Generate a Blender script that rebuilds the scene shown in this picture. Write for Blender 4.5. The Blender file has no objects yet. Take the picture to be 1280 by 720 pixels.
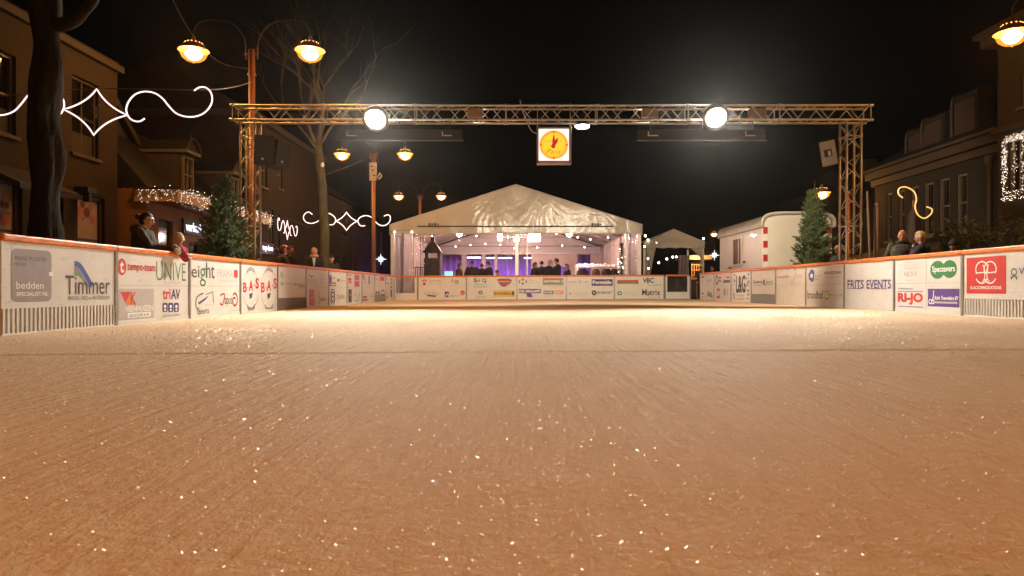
import bpy, bmesh, math, random
from mathutils import Vector, Matrix, Euler, noise
random.seed(7)
R_ = math.radians
PI = math.pi
scene = bpy.context.scene
COL = scene.collection
# ---- camera calibration taken from the rink boards: focal 853 px at 1280 wide, eye 0.46 m above the ice
F, CX, CY, CZ = 853.0, 650.0, 361.0, 0.46
GZ = -0.12                       # street level round the raised ice floor
XL, XR, YB = -5.04, 6.75, 28.3   # faces of the left, right and far rink boards
def P(px, py, Y): return Vector(((px-CX)/F*Y, Y, CZ+(CY-py)/F*Y))
def iz(x): return 0.05*(x-XL)/(XR-XL)

# ------------------------------------------------------------------ materials
MATS = {}
def nodes(name):
    m = bpy.data.materials.new(name); m.use_nodes = True
    nt = m.node_tree; b = nt.nodes['Principled BSDF']
    return m, nt, b
def pm(name, col, rough=.6, metal=0., var=.12, vs=4., bump=.0, bs=40., spec=.5, coat=0., trans=0., stretch=None):
    if name in MATS: return MATS[name]
    m, nt, b = nodes(name); L = nt.links.new; N = nt.nodes.new
    tc = N('ShaderNodeTexCoord'); src = tc.outputs['Object']
    if stretch:
        mp = N('ShaderNodeMapping'); mp.inputs['Scale'].default_value = stretch; L(src, mp.inputs['Vector']); src = mp.outputs['Vector']
    n = N('ShaderNodeTexNoise'); n.inputs['Scale'].default_value = vs; n.inputs['Detail'].default_value = 5; L(src, n.inputs['Vector'])
    r = N('ShaderNodeValToRGB'); e = r.color_ramp.elements
    e[0].position, e[1].position = .3, .7
    e[0].color = (*[max(0, c*(1-var)) for c in col], 1); e[1].color = (*[min(1, c*(1+var*.6)) for c in col], 1)
    L(n.outputs['Fac'], r.inputs['Fac']); L(r.outputs['Color'], b.inputs['Base Color'])
    b.inputs['Roughness'].default_value = rough; b.inputs['Metallic'].default_value = metal
    b.inputs['Specular IOR Level'].default_value = spec; b.inputs['Coat Weight'].default_value = coat
    b.inputs['Transmission Weight'].default_value = trans
    if bump:
        n2 = N('ShaderNodeTexNoise'); n2.inputs['Scale'].default_value = bs; n2.inputs['Detail'].default_value = 4; L(src, n2.inputs['Vector'])
        bp = N('ShaderNodeBump'); bp.inputs['Strength'].default_value = bump; bp.inputs['Distance'].default_value = .02
        L(n2.outputs['Fac'], bp.inputs['Height']); L(bp.outputs['Normal'], b.inputs['Normal'])
    MATS[name] = m; return m
def em(name, col, s, sample=True, base=(.8, .8, .8)):
    if name in MATS: return MATS[name]
    m, nt, b = nodes(name)
    b.inputs['Base Color'].default_value = (*base, 1)
    b.inputs['Emission Color'].default_value = (*col, 1); b.inputs['Emission Strength'].default_value = s
    if not sample: m.cycles.emission_sampling = 'NONE'
    MATS[name] = m; return m
def brick(name, c1, c2, mortar, scale=1., rough=.85, rot=(0, 0, 0)):
    m, nt, b = nodes(name); L = nt.links.new; N = nt.nodes.new
    tc = N('ShaderNodeTexCoord'); sp = N('ShaderNodeSeparateXYZ'); L(tc.outputs['Object'], sp.inputs[0])
    ad = N('ShaderNodeMath'); ad.operation = 'ADD'; L(sp.outputs['X'], ad.inputs[0]); L(sp.outputs['Y'], ad.inputs[1])
    cb = N('ShaderNodeCombineXYZ'); L(ad.outputs[0], cb.inputs['X']); L(sp.outputs['Y' if name == 'paving' else 'Z'], cb.inputs['Y'])
    if name == 'paving': L(sp.outputs['X'], cb.inputs['X'])
    t = N('ShaderNodeTexBrick'); L(cb.outputs[0], t.inputs['Vector'])
    t.inputs['Scale'].default_value = scale; t.inputs['Brick Width'].default_value = .22; t.inputs['Row Height'].default_value = .07 if name != 'paving' else .11
    t.inputs['Mortar Size'].default_value = .008
    t.inputs['Color1'].default_value = (*c1, 1); t.inputs['Color2'].default_value = (*c2, 1); t.inputs['Mortar'].default_value = (*mortar, 1)
    n = N('ShaderNodeTexNoise'); n.inputs['Scale'].default_value = .8; n.inputs['Detail'].default_value = 6; L(tc.outputs['Object'], n.inputs['Vector'])
    mx = N('ShaderNodeMixRGB'); mx.blend_type = 'MULTIPLY'; mx.inputs['Fac'].default_value = .6
    L(t.outputs['Color'], mx.inputs['Color1']); L(n.outputs['Color'], mx.inputs['Color2'])
    L(mx.outputs['Color'], b.inputs['Base Color']); b.inputs['Roughness'].default_value = rough
    bp = N('ShaderNodeBump'); bp.inputs['Strength'].default_value = .5; bp.inputs['Distance'].default_value = .01; bp.invert = True
    L(t.outputs['Fac'], bp.inputs['Height']); L(bp.outputs['Normal'], b.inputs['Normal'])
    MATS[name] = m; return m
def film(name, tint=(1, 1, 1), gl=.5, bs=9.):
    """clear wrinkled tent plastic"""
    m, nt, b = nodes(name); L = nt.links.new; N = nt.nodes.new
    nt.nodes.remove(b); out = [x for x in nt.nodes if x.type == 'OUTPUT_MATERIAL'][0]
    tr = N('ShaderNodeBsdfTransparent'); tr.inputs['Color'].default_value = (*tint, 1)
    g = N('ShaderNodeBsdfGlossy'); g.inputs['Roughness'].default_value = .12
    df = N('ShaderNodeBsdfTranslucent'); df.inputs['Color'].default_value = (.8, .78, .76, 1)
    tc = N('ShaderNodeTexCoord'); mp = N('ShaderNodeMapping'); mp.inputs['Scale'].default_value = (1, 1, .35); L(tc.outputs['Object'], mp.inputs['Vector'])
    n = N('ShaderNodeTexNoise'); n.inputs['Scale'].default_value = bs; n.inputs['Detail'].default_value = 5; L(mp.outputs[0], n.inputs['Vector'])
    bp = N('ShaderNodeBump'); bp.inputs['Strength'].default_value = 1; bp.inputs['Distance'].default_value = .12; L(n.outputs['Fac'], bp.inputs['Height'])
    L(bp.outputs['Normal'], g.inputs['Normal'])
    lw = N('ShaderNodeLayerWeight'); lw.inputs['Blend'].default_value = gl; L(bp.outputs['Normal'], lw.inputs['Normal'])
    m1 = N('ShaderNodeMixShader'); m1.inputs[0].default_value = .03; L(tr.outputs[0], m1.inputs[1]); L(df.outputs[0], m1.inputs[2])
    m2 = N('ShaderNodeMixShader'); L(lw.outputs['Fresnel'], m2.inputs[0]); L(m1.outputs[0], m2.inputs[1]); L(g.outputs[0], m2.inputs[2])
    L(m2.outputs[0], out.inputs['Surface']); MATS[name] = m; return m
def vinyl(name, col, tl=.25, rough=.35, bs=2.2, bd=.08, stretch=(1, 1, 1)):
    m, nt, b = nodes(name); L = nt.links.new; N = nt.nodes.new
    out = [x for x in nt.nodes if x.type == 'OUTPUT_MATERIAL'][0]
    tc = N('ShaderNodeTexCoord'); mp = N('ShaderNodeMapping'); mp.inputs['Scale'].default_value = stretch; L(tc.outputs['Object'], mp.inputs['Vector'])
    n = N('ShaderNodeTexNoise'); n.inputs['Scale'].default_value = bs; n.inputs['Detail'].default_value = 6; n.inputs['Distortion'].default_value = 1.2; L(mp.outputs[0], n.inputs['Vector'])
    bp = N('ShaderNodeBump'); bp.inputs['Strength'].default_value = .7; bp.inputs['Distance'].default_value = bd; L(n.outputs['Fac'], bp.inputs['Height'])
    n2 = N('ShaderNodeTexNoise'); n2.inputs['Scale'].default_value = .9; n2.inputs['Detail'].default_value = 5; L(tc.outputs['Object'], n2.inputs['Vector'])
    r = N('ShaderNodeValToRGB'); e = r.color_ramp.elements; e[0].position, e[1].position = .3, .7
    e[0].color = (*[c*.86 for c in col], 1); e[1].color = (*col, 1); L(n2.outputs['Fac'], r.inputs['Fac'])
    L(r.outputs['Color'], b.inputs['Base Color']); b.inputs['Roughness'].default_value = rough; L(bp.outputs['Normal'], b.inputs['Normal'])
    t = N('ShaderNodeBsdfTranslucent'); t.inputs['Color'].default_value = (*col, 1)
    mx = N('ShaderNodeMixShader'); mx.inputs[0].default_value = tl; L(b.outputs[0], mx.inputs[1]); L(t.outputs[0], mx.inputs[2]); L(mx.outputs[0], out.inputs['Surface'])
    MATS[name] = m; return m

# ------------------------------------------------------------------ mesh builder (world coordinates)
W = {}
def newthing(name, label, cat, loc=(0, 0, 0), rz=0., group=None, kind=None):
    o = bpy.data.objects.new(name, None); COL.objects.link(o)
    o.empty_display_size = .1
    o.location = loc; o.rotation_euler = (0, 0, rz)
    W[o.name] = Matrix.Translation(Vector(loc)) @ Matrix.Rotation(rz, 4, 'Z')
    return tag(o, label, cat, group, kind)
def tag(o, label=None, cat=None, group=None, kind=None):
    if label: o['label'] = label
    if cat: o['category'] = cat
    if group: o['group'] = group
    if kind: o['kind'] = kind
    return o
class MB:
    def __init__(s): s.v = []; s.f = []; s.m = []; s.sm = []; s.mats = []
    def mi(s, m):
        if m not in s.mats: s.mats.append(m)
        return s.mats.index(m)
    def add(s, vs, fs, m, smooth=False):
        o = len(s.v); k = s.mi(m); s.v += [tuple(v) for v in vs]
        for f in fs: s.f.append([i+o for i in f]); s.m.append(k); s.sm.append(smooth)
    def hexa(s, c, m): s.add(c, [(0, 1, 3, 2), (4, 6, 7, 5), (0, 4, 5, 1), (2, 3, 7, 6), (0, 2, 6, 4), (1, 5, 7, 3)], m)
    def box(s, c, d, m, rot=None):
        c = Vector(c); h = Vector(d)/2
        vs = [Vector((a*h.x, b*h.y, e*h.z)) for a in (-1, 1) for b in (-1, 1) for e in (-1, 1)]
        if rot is not None: vs = [rot @ v for v in vs]
        s.hexa([c+v for v in vs], m); return s
    def boxuv(s, pt, u0, u1, z0, z1, d0, d1, m): s.hexa([pt(u, z, d) for u in (u0, u1) for z in (z0, z1) for d in (d0, d1)], m); return s
    def tube(s, pts, r, m, n=8, closed=False, cap=True, smooth=True):
        pts = [Vector(p) for p in pts]; N = len(pts)
        rs = r if isinstance(r, (list, tuple)) else [r]*N
        vs = []; up = None
        for i, p in enumerate(pts):
            if closed: d = pts[(i+1) % N]-pts[i-1]
            else: d = pts[min(i+1, N-1)]-pts[max(i-1, 0)]
            d = d.normalized() if d.length > 1e-9 else Vector((0, 0, 1))
            if up is None: up = d.orthogonal().normalized()
            up = (up-d*up.dot(d)); up = up.normalized() if up.length > 1e-6 else d.orthogonal().normalized()
            w = d.cross(up)
            for k in range(n):
                a = 2*PI*k/n; vs.append(p+(up*math.cos(a)+w*math.sin(a))*rs[i])
        fs = []
        for i in range(N if closed else N-1):
            j = (i+1) % N
            for k in range(n): fs.append((i*n+k, i*n+(k+1) % n, j*n+(k+1) % n, j*n+k))
        if cap and not closed: fs += [tuple(range(n))[::-1], tuple(range((N-1)*n, N*n))]
        s.add(vs, fs, m, smooth); return s
    def lathe(s, prof, m, n=24, M=None, smooth=True, a0=0, a1=2*PI):
        vs = []; full = abs(a1-a0-2*PI) < 1e-6; k_ = n if full else n+1
        for r, z in prof:
            for k in range(k_):
                a = a0+(a1-a0)*k/n; v = Vector((r*math.cos(a), r*math.sin(a), z)); vs.append(M @ v if M else v)
        fs = []
        for i in range(len(prof)-1):
            for k in range(n):
                j = (k+1) % k_; fs.append((i*k_+k, i*k_+j, (i+1)*k_+j, (i+1)*k_+k))
        s.add(vs, fs, m, smooth); return s
    def grid(s, fn, nu, nv, m, smooth=True):
        vs = [fn(i/nu, j/nv) for i in range(nu+1) for j in range(nv+1)]
        s.add(vs, [(i*(nv+1)+j, (i+1)*(nv+1)+j, (i+1)*(nv+1)+j+1, i*(nv+1)+j+1) for i in range(nu) for j in range(nv)], m, smooth); return s
    def poly(s, pts, m): s.add(pts, [tuple(range(len(pts)))], m); return s
    def prism(s, poly, off, m):
        """closed prism: polygon (list of points) swept by the vector off"""
        n = len(poly); poly = [Vector(p) for p in poly]; off = Vector(off)
        s.add(poly+[p+off for p in poly], [tuple(range(n))[::-1], tuple(range(n, 2*n))]+[(i, (i+1) % n, n+(i+1) % n, n+i) for i in range(n)], m); return s
    def ball(s, c, r, m, nu=14, nv=9):
        c = Vector(c); r = Vector(r) if hasattr(r, '__len__') else Vector((r, r, r)); vs = [c+Vector((0, 0, r.z))]
        for j in range(1, nv):
            t = PI*j/nv
            for i in range(nu): a = 2*PI*i/nu; vs.append(c+Vector((r.x*math.sin(t)*math.cos(a), r.y*math.sin(t)*math.sin(a), r.z*math.cos(t))))
        vs.append(c-Vector((0, 0, r.z))); e = len(vs)-1; fs = []
        for i in range(nu):
            k = (i+1) % nu; fs.append((0, 1+i, 1+k)); fs.append((e, e-nu+k, e-nu+i))
            for j in range(nv-2): a = 1+j*nu; fs.append((a+i, a+nu+i, a+nu+k, a+k))
        s.add(vs, fs, m, True); return s
    def build(s, name, parent=None, bevel=0., solid=0., sub=0, fix=False):
        me = bpy.data.meshes.new(name); vs = s.v
        if parent is not None:
            Mi = W[parent.name].inverted(); vs = [tuple(Mi @ Vector(v)) for v in vs]
        me.from_pydata(vs, [], s.f)
        for m in s.mats: me.materials.append(m)
        me.polygons.foreach_set('material_index', s.m); me.polygons.foreach_set('use_smooth', s.sm)
        if fix:
            bm = bmesh.new(); bm.from_mesh(me); bmesh.ops.recalc_face_normals(bm, faces=bm.faces); bm.to_mesh(me); bm.free()
        me.update()
        o = bpy.data.objects.new(name, me); COL.objects.link(o)
        if parent is not None: o.parent = parent; W[o.name] = W[parent.name]
        else: W[o.name] = Matrix()
        if solid: md = o.modifiers.new('Solid', 'SOLIDIFY'); md.thickness = solid
        if bevel: md = o.modifiers.new('Bevel', 'BEVEL'); md.width = bevel; md.segments = 2; md.limit_method = 'ANGLE'
        if sub: md = o.modifiers.new('Sub', 'SUBSURF'); md.levels = md.render_levels = sub
        return o
KIDS = {}
def copy_tree(o, loc=None, rz=None, scale=None):
    def rec(a, par):
        c = a.copy(); COL.objects.link(c)
        if par is not None: c.parent = par
        for ch in [k for k in bpy.data.objects if k.parent == a]: rec(ch, c)
        return c
    c = rec(o, None)
    if loc is not None: c.location = loc
    if rz is not None: c.rotation_euler = (0, 0, rz)
    if scale is not None: c.scale = (scale,)*3 if not hasattr(scale, '__len__') else scale
    for k in ('group', 'label', 'category'):
        pass
    return c
def smooth_path(pts, k=6, closed=False):
    pts = [Vector(p) for p in pts]; n = len(pts); out = []
    for i in range(n if closed else n-1):
        if closed: a, b, c, d = pts[i-1], pts[i], pts[(i+1) % n], pts[(i+2) % n]
        else: a, b, c, d = pts[max(i-1, 0)], pts[i], pts[i+1], pts[min(i+2, n-1)]
        for j in range(k):
            t = j/k; out.append(.5*((2*b)+(c-a)*t+(2*a-5*b+4*c-d)*t*t+(3*b-a-3*c+d)*t**3))
    if not closed: out.append(pts[-1])
    return out
# ------------------------------------------------------------------ lettering
TX = {}
def text_geo(body, bold=0.):
    key = (body, bold)
    if key not in TX:
        cu = bpy.data.curves.new('lettering', 'FONT'); cu.body = body; cu.offset = bold; cu.resolution_u = 3
        ob = bpy.data.objects.new('lettering', cu); COL.objects.link(ob)
        dg = bpy.context.evaluated_depsgraph_get(); me = bpy.data.meshes.new_from_object(ob.evaluated_get(dg))
        vs = [(v.co.x, v.co.y) for v in me.vertices]; fs = [tuple(p.vertices) for p in me.polygons]
        bpy.data.objects.remove(ob); bpy.data.curves.remove(cu); bpy.data.meshes.remove(me)
        x0 = min(v[0] for v in vs); x1 = max(v[0] for v in vs); y0 = min(v[1] for v in vs); y1 = max(v[1] for v in vs)
        TX[key] = ([((x-x0)/(x1-x0), (y-y0)/max(y1-y0, 1e-6)) for x, y in vs], fs)
    return TX[key]

def board_material():
    m = pm('board_white', (.70, .685, .64), .38, var=.07, vs=2.5, bump=.08, bs=3); nt = m.node_tree; L = nt.links.new; N = nt.nodes.new; b = nt.nodes['Principled BSDF']
    src = b.inputs['Base Color'].links[0].from_socket; geo = N('ShaderNodeNewGeometry'); mp = N('ShaderNodeMapping'); mp.inputs['Scale'].default_value = (1.5, 1.5, 14); L(geo.outputs['Position'], mp.inputs['Vector'])
    n = N('ShaderNodeTexNoise'); n.inputs['Scale'].default_value = 3.5; n.inputs['Detail'].default_value = 7; n.inputs['Distortion'].default_value = .6; L(mp.outputs[0], n.inputs['Vector'])
    r = N('ShaderNodeValToRGB'); e = r.color_ramp.elements; e[0].position = .30; e[0].color = (.45, .42, .38, 1); e[1].position = .40; e[1].color = (1, 1, 1, 1); L(n.outputs['Fac'], r.inputs['Fac'])
    mx = N('ShaderNodeMixRGB'); mx.blend_type = 'MULTIPLY'; mx.inputs['Fac'].default_value = .3; L(src, mx.inputs['Color1']); L(r.outputs['Color'], mx.inputs['Color2']); L(mx.outputs['Color'], b.inputs['Base Color'])
    return m
W_WHITE = board_material()
# ------------------------------------------------------------------ world, camera
w = bpy.data.worlds.new('World'); scene.world = w; w.use_nodes = True
wn = w.node_tree.nodes; bg = wn['Background']
sky = wn.new('ShaderNodeTexSky'); sky.sky_type = 'NISHITA'; sky.sun_disc = False; sky.sun_elevation = R_(-4); sky.sun_rotation = R_(200)
mxs = wn.new('ShaderNodeMixRGB'); mxs.inputs['Fac'].default_value = .9; mxs.inputs['Color2'].default_value = (1., .92, .74, 1)
w.node_tree.links.new(sky.outputs['Color'], mxs.inputs['Color1']); w.node_tree.links.new(mxs.outputs['Color'], bg.inputs['Color'])
bg.inputs['Strength'].default_value = .0012
cam = bpy.data.cameras.new('camera'); camo = bpy.data.objects.new('camera', cam); COL.objects.link(camo); scene.camera = camo
camo.location = (0, 0, CZ); camo.rotation_euler = (R_(90), 0, 0)
cam.sensor_width = 36; cam.lens = 36*F/1280; cam.shift_x = -10/1280; cam.shift_y = 1/1280
cam.clip_start = .05; cam.clip_end = 2000
cam.dof.use_dof = True; cam.dof.focus_distance = 13; cam.dof.aperture_fstop = 8.0
vs_ = scene.view_settings; vs_.view_transform = 'Standard'; vs_.look = 'None'; vs_.gamma = 1; vs_.exposure = 0
cy = scene.cycles; cy.use_denoising = True; cy.max_bounces = 7; cy.diffuse_bounces = 3; cy.glossy_bounces = 3; cy.transparent_max_bounces = 16
cy.sample_clamp_indirect = 8; cy.sample_clamp_direct = 0; cy.caustics_reflective = False; cy.caustics_refractive = False; cy.use_light_tree = True
try: cy.denoiser = 'OPENIMAGEDENOISE'
except Exception: pass

# ------------------------------------------------------------------ ground and ice
pave = brick('paving', (.10, .075, .06), (.07, .055, .045), (.04, .035, .03), 1.0)
g = MB(); g.poly([(-300, -300, GZ), (300, -300, GZ), (300, 300, GZ), (-300, 300, GZ)], pave)
tag(g.build('ground'), 'dark brick street paving round the rink', kind='structure')
hz = bpy.data.materials.new('halo'); hz.use_nodes = True; nt = hz.node_tree
nt.nodes.remove(nt.nodes['Principled BSDF']); pv = nt.nodes.new('ShaderNodeVolumePrincipled'); pv.inputs['Color'].default_value = (.95, .93, .9, 1); pv.inputs['Density'].default_value = .00028; pv.inputs['Anisotropy'].default_value = .9
nt.links.new(pv.outputs[0], [x for x in nt.nodes if x.type == 'OUTPUT_MATERIAL'][0].inputs['Volume'])
g = MB(); g.box((0, 28, 5.4), (70, 90, 13.04), hz); tag(g.build('glare_volume'), 'added air volume making the mist glowing round the floodlights', kind='stuff')  # added air volume; its scatter stands in for lens glare
def ice_material():
    m, nt, b = nodes('ice'); L = nt.links.new; N = nt.nodes.new
    tc = N('ShaderNodeTexCoord')
    def nz(scale, st, det=5, dist=0.):
        mp = N('ShaderNodeMapping'); mp.inputs['Scale'].default_value = st; L(tc.outputs['Object'], mp.inputs['Vector'])
        n = N('ShaderNodeTexNoise'); n.inputs['Scale'].default_value = scale; n.inputs['Detail'].default_value = det; n.inputs['Distortion'].default_value = dist
        L(mp.outputs[0], n.inputs['Vector']); return n.outputs['Fac']
    big = nz(.5, (1, .5, 1), 6, .6); streak = nz(19., (1, .34, 1), 4, .3); ridge = nz(24., (1, .03, 1), 2, .15); fine = nz(150., (1, .8, 1), 5); mid = nz(42., (1, .9, 1), 5, .2)
    def math_(op, a, b_):
        n = N('ShaderNodeMath'); n.operation = op
        for i, x in enumerate((a, b_)):
            if isinstance(x, float): n.inputs[i].default_value = x
            else: L(x, n.inputs[i])
        return n.outputs[0]
    mixv = math_('ADD', math_('MULTIPLY', big, .40), math_('ADD', math_('MULTIPLY', streak, .18), math_('ADD', math_('MULTIPLY', mid, .18), math_('MULTIPLY', fine, .24))))
    r = N('ShaderNodeValToRGB'); e = r.color_ramp.elements; e[0].position, e[1].position = .40, .60
    e[0].color = (.70, .50, .315, 1); e[1].color = (.82, .64, .45, 1); L(mixv, r.inputs['Fac']); L(r.outputs['Color'], b.inputs['Base Color'])
    rr = N('ShaderNodeMapRange'); rr.inputs['To Min'].default_value = .6; rr.inputs['To Max'].default_value = .85; L(mid, rr.inputs['Value']); L(rr.outputs[0], b.inputs['Roughness'])
    b.inputs['Specular IOR Level'].default_value = .06
    h = math_('ADD', math_('MULTIPLY', streak, .5), math_('ADD', math_('ADD', math_('MULTIPLY', ridge, .55), math_('MULTIPLY', mid, .28)), math_('MULTIPLY', fine, .16)))
    bp = N('ShaderNodeBump'); bp.inputs['Strength'].default_value = 1.; bp.inputs['Distance'].default_value = .026; L(h, bp.inputs['Height']); L(bp.outputs['Normal'], b.inputs['Normal'])
    return m
ICE = ice_material()
g = MB()
def icepoint(u, v):
    x = XL-.02+u*(XR-XL+.04); y = -3+v*32
    # two shallow seams and a low swell between them
    z = iz(x)+.006*noise.noise(Vector((x*.7, y*.4, 0)))
    s = y-(4.75+.012*x+.03*noise.noise(Vector((x*1.3, 2, 0)))); z -= .013*math.exp(-(s/.03)**2)
    t = (x-1.95)-(y-4.7)*(-.20)
    if 4.7 < y < 7.4: z -= .008*math.exp(-(t/.03)**2)
    return Vector((x, y, z))
ys = []
yy = -3.
while yy < 29: ys.append(yy); yy += .6 if yy < .6 else (.02 if 4.45 < yy < 5.1 else (.12 if yy < 8 else .5))
NX = 240
vs = [icepoint(i/NX, (y+3)/32) for y in ys for i in range(NX+1)]
g.add(vs, [(j*(NX+1)+i, j*(NX+1)+i+1, (j+1)*(NX+1)+i+1, (j+1)*(NX+1)+i) for j in range(len(ys)-1) for i in range(NX)], ICE, True)
tag(g.build('ice'), 'frosty tan ice sheet of the skating rink', kind='structure')
# loose ice crystals lying on the sheet
def crystal_material():
    m, nt, b = nodes('ice_crystal'); L = nt.links.new; N = nt.nodes.new
    out = [x for x in nt.nodes if x.type == 'OUTPUT_MATERIAL'][0]
    tc = N('ShaderNodeTexCoord'); n = N('ShaderNodeTexNoise'); n.inputs['Scale'].default_value = 30; L(tc.outputs['Object'], n.inputs['Vector'])
    rr = N('ShaderNodeMapRange'); rr.inputs['To Min'].default_value = .28; rr.inputs['To Max'].default_value = .48; L(n.outputs['Fac'], rr.inputs['Value'])
    b.inputs['Metallic'].default_value = 1; b.inputs['Base Color'].default_value = (.96, .95, .93, 1); L(rr.outputs[0], b.inputs['Roughness'])
    t = N('ShaderNodeBsdfTranslucent'); t.inputs['Color'].default_value = (1, 1, 1, 1)
    mx = N('ShaderNodeMixShader'); mx.inputs[0].default_value = .4; L(b.outputs[0], mx.inputs[1]); L(t.outputs[0], mx.inputs[2]); L(mx.outputs[0], out.inputs['Surface'])
    return m
CR = crystal_material(); g = MB(); rnd = random.Random(3)
for i in range(100000):
    y = .7+12*rnd.random()**1.35; h_ = .85*y+2.4; x = rnd.uniform(max(XL+.1, -h_), min(XR-.1, h_))
    if noise.noise(Vector((x*.9, y*.5, 5))) < rnd.uniform(-.7, .25): continue
    s = rnd.uniform(.0008, .0026)*(1.8 if rnd.random() < .06 else 1)*(.85+.13*y)
    ax, ay, az = rnd.gauss(0, .15), rnd.uniform(-.68, .68), rnd.uniform(0, 6.3)
    tx, ty = math.tan(ay), -math.tan(ax); c = icepoint((x-XL+.02)/(XR-XL+.04), (y+3)/32); c.z += .0012+s*max(abs(tx), abs(ty))*.8
    q = []
    for k in range(5): a = az+k*1.257+rnd.uniform(-.3, .3); dx, dy = s*math.cos(a), s*math.sin(a); q.append((c.x+dx, c.y+dy, c.z+dx*-tx+dy*-ty))
    g.add(q, [(0, 1, 2, 3, 4)], CR)
tag(g.build('ice_crystals'), 'loose glittering ice crystals scattered over the rink', 'ice crystals', kind='stuff')

# ------------------------------------------------------------------ rink boards
ORANGE = pm('cap_orange', (.74, .19, .025), .45, var=.35, vs=9, bump=.1, bs=25, stretch=(1, 1, 3))
ALU = pm('board_post_metal', (.30, .29, .28), .4, .7, var=.2)
SEAM = pm('board_seam', (.45, .43, .40), .6)
GRIL = pm('grille_slat', (.66, .63, .58), .45)
DARK = pm('dark_gap', (.02, .018, .016), .8)
GREYM = pm('grey_mesh', (.30, .285, .26), .7, var=.3, vs=30)
PC = {'grey': (.30, .27, .28), 'lgrey': (.48, .46, .44), 'red': (.55, .035, .03), 'dred': (.33, .03, .03), 'black': (.02, .02, .022), 'dk': (.06, .055, .07), 'green': (.03, .20, .07), 'lime': (.30, .50, .05), 'purple': (.09, .045, .24),
      'blue': (.04, .09, .38), 'white': (.86, .85, .82), 'orange': (.72, .19, .03), 'yellow': (.72, .48, .08), 'brown': (.20, .12, .07), 'pink': (.60, .05, .19), 'violet': (.28, .24, .45), 'mgreen': (.16, .32, .12), 'navy': (.05, .035, .17), 'tan': (.5, .40, .26), 'olive': (.25, .22, .14)}
def PCM(c): return pm('print_'+c, PC[c], .42, var=.08, vs=12)
class Wall:
    def __init__(s, side, x): s.side = side; s.x = x
    def u(s, px):
        if s.side == 'L': return F*(-s.x)/(CX-px)
        if s.side == 'R': return -F*s.x/(px-CX)
        return (px-CX)/F*s.x
    def dep(s, px): return abs(s.u(px)) if s.side in 'LR' else s.x
    def z(s, px, py): return CZ+(CY-py)/F*s.dep(px)
    def pt(s, u, z, d=0.):
        if s.side == 'L': return Vector((s.x+d, u, z))
        if s.side == 'R': return Vector((s.x-d, -u, z))
        return Vector((u, s.x-d, z))
    def base(s): return {'L': 0., 'R': .05}.get(s.side, None)
LW, RW, BW = Wall('L', XL), Wall('R', XR), Wall('B', YB)
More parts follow.
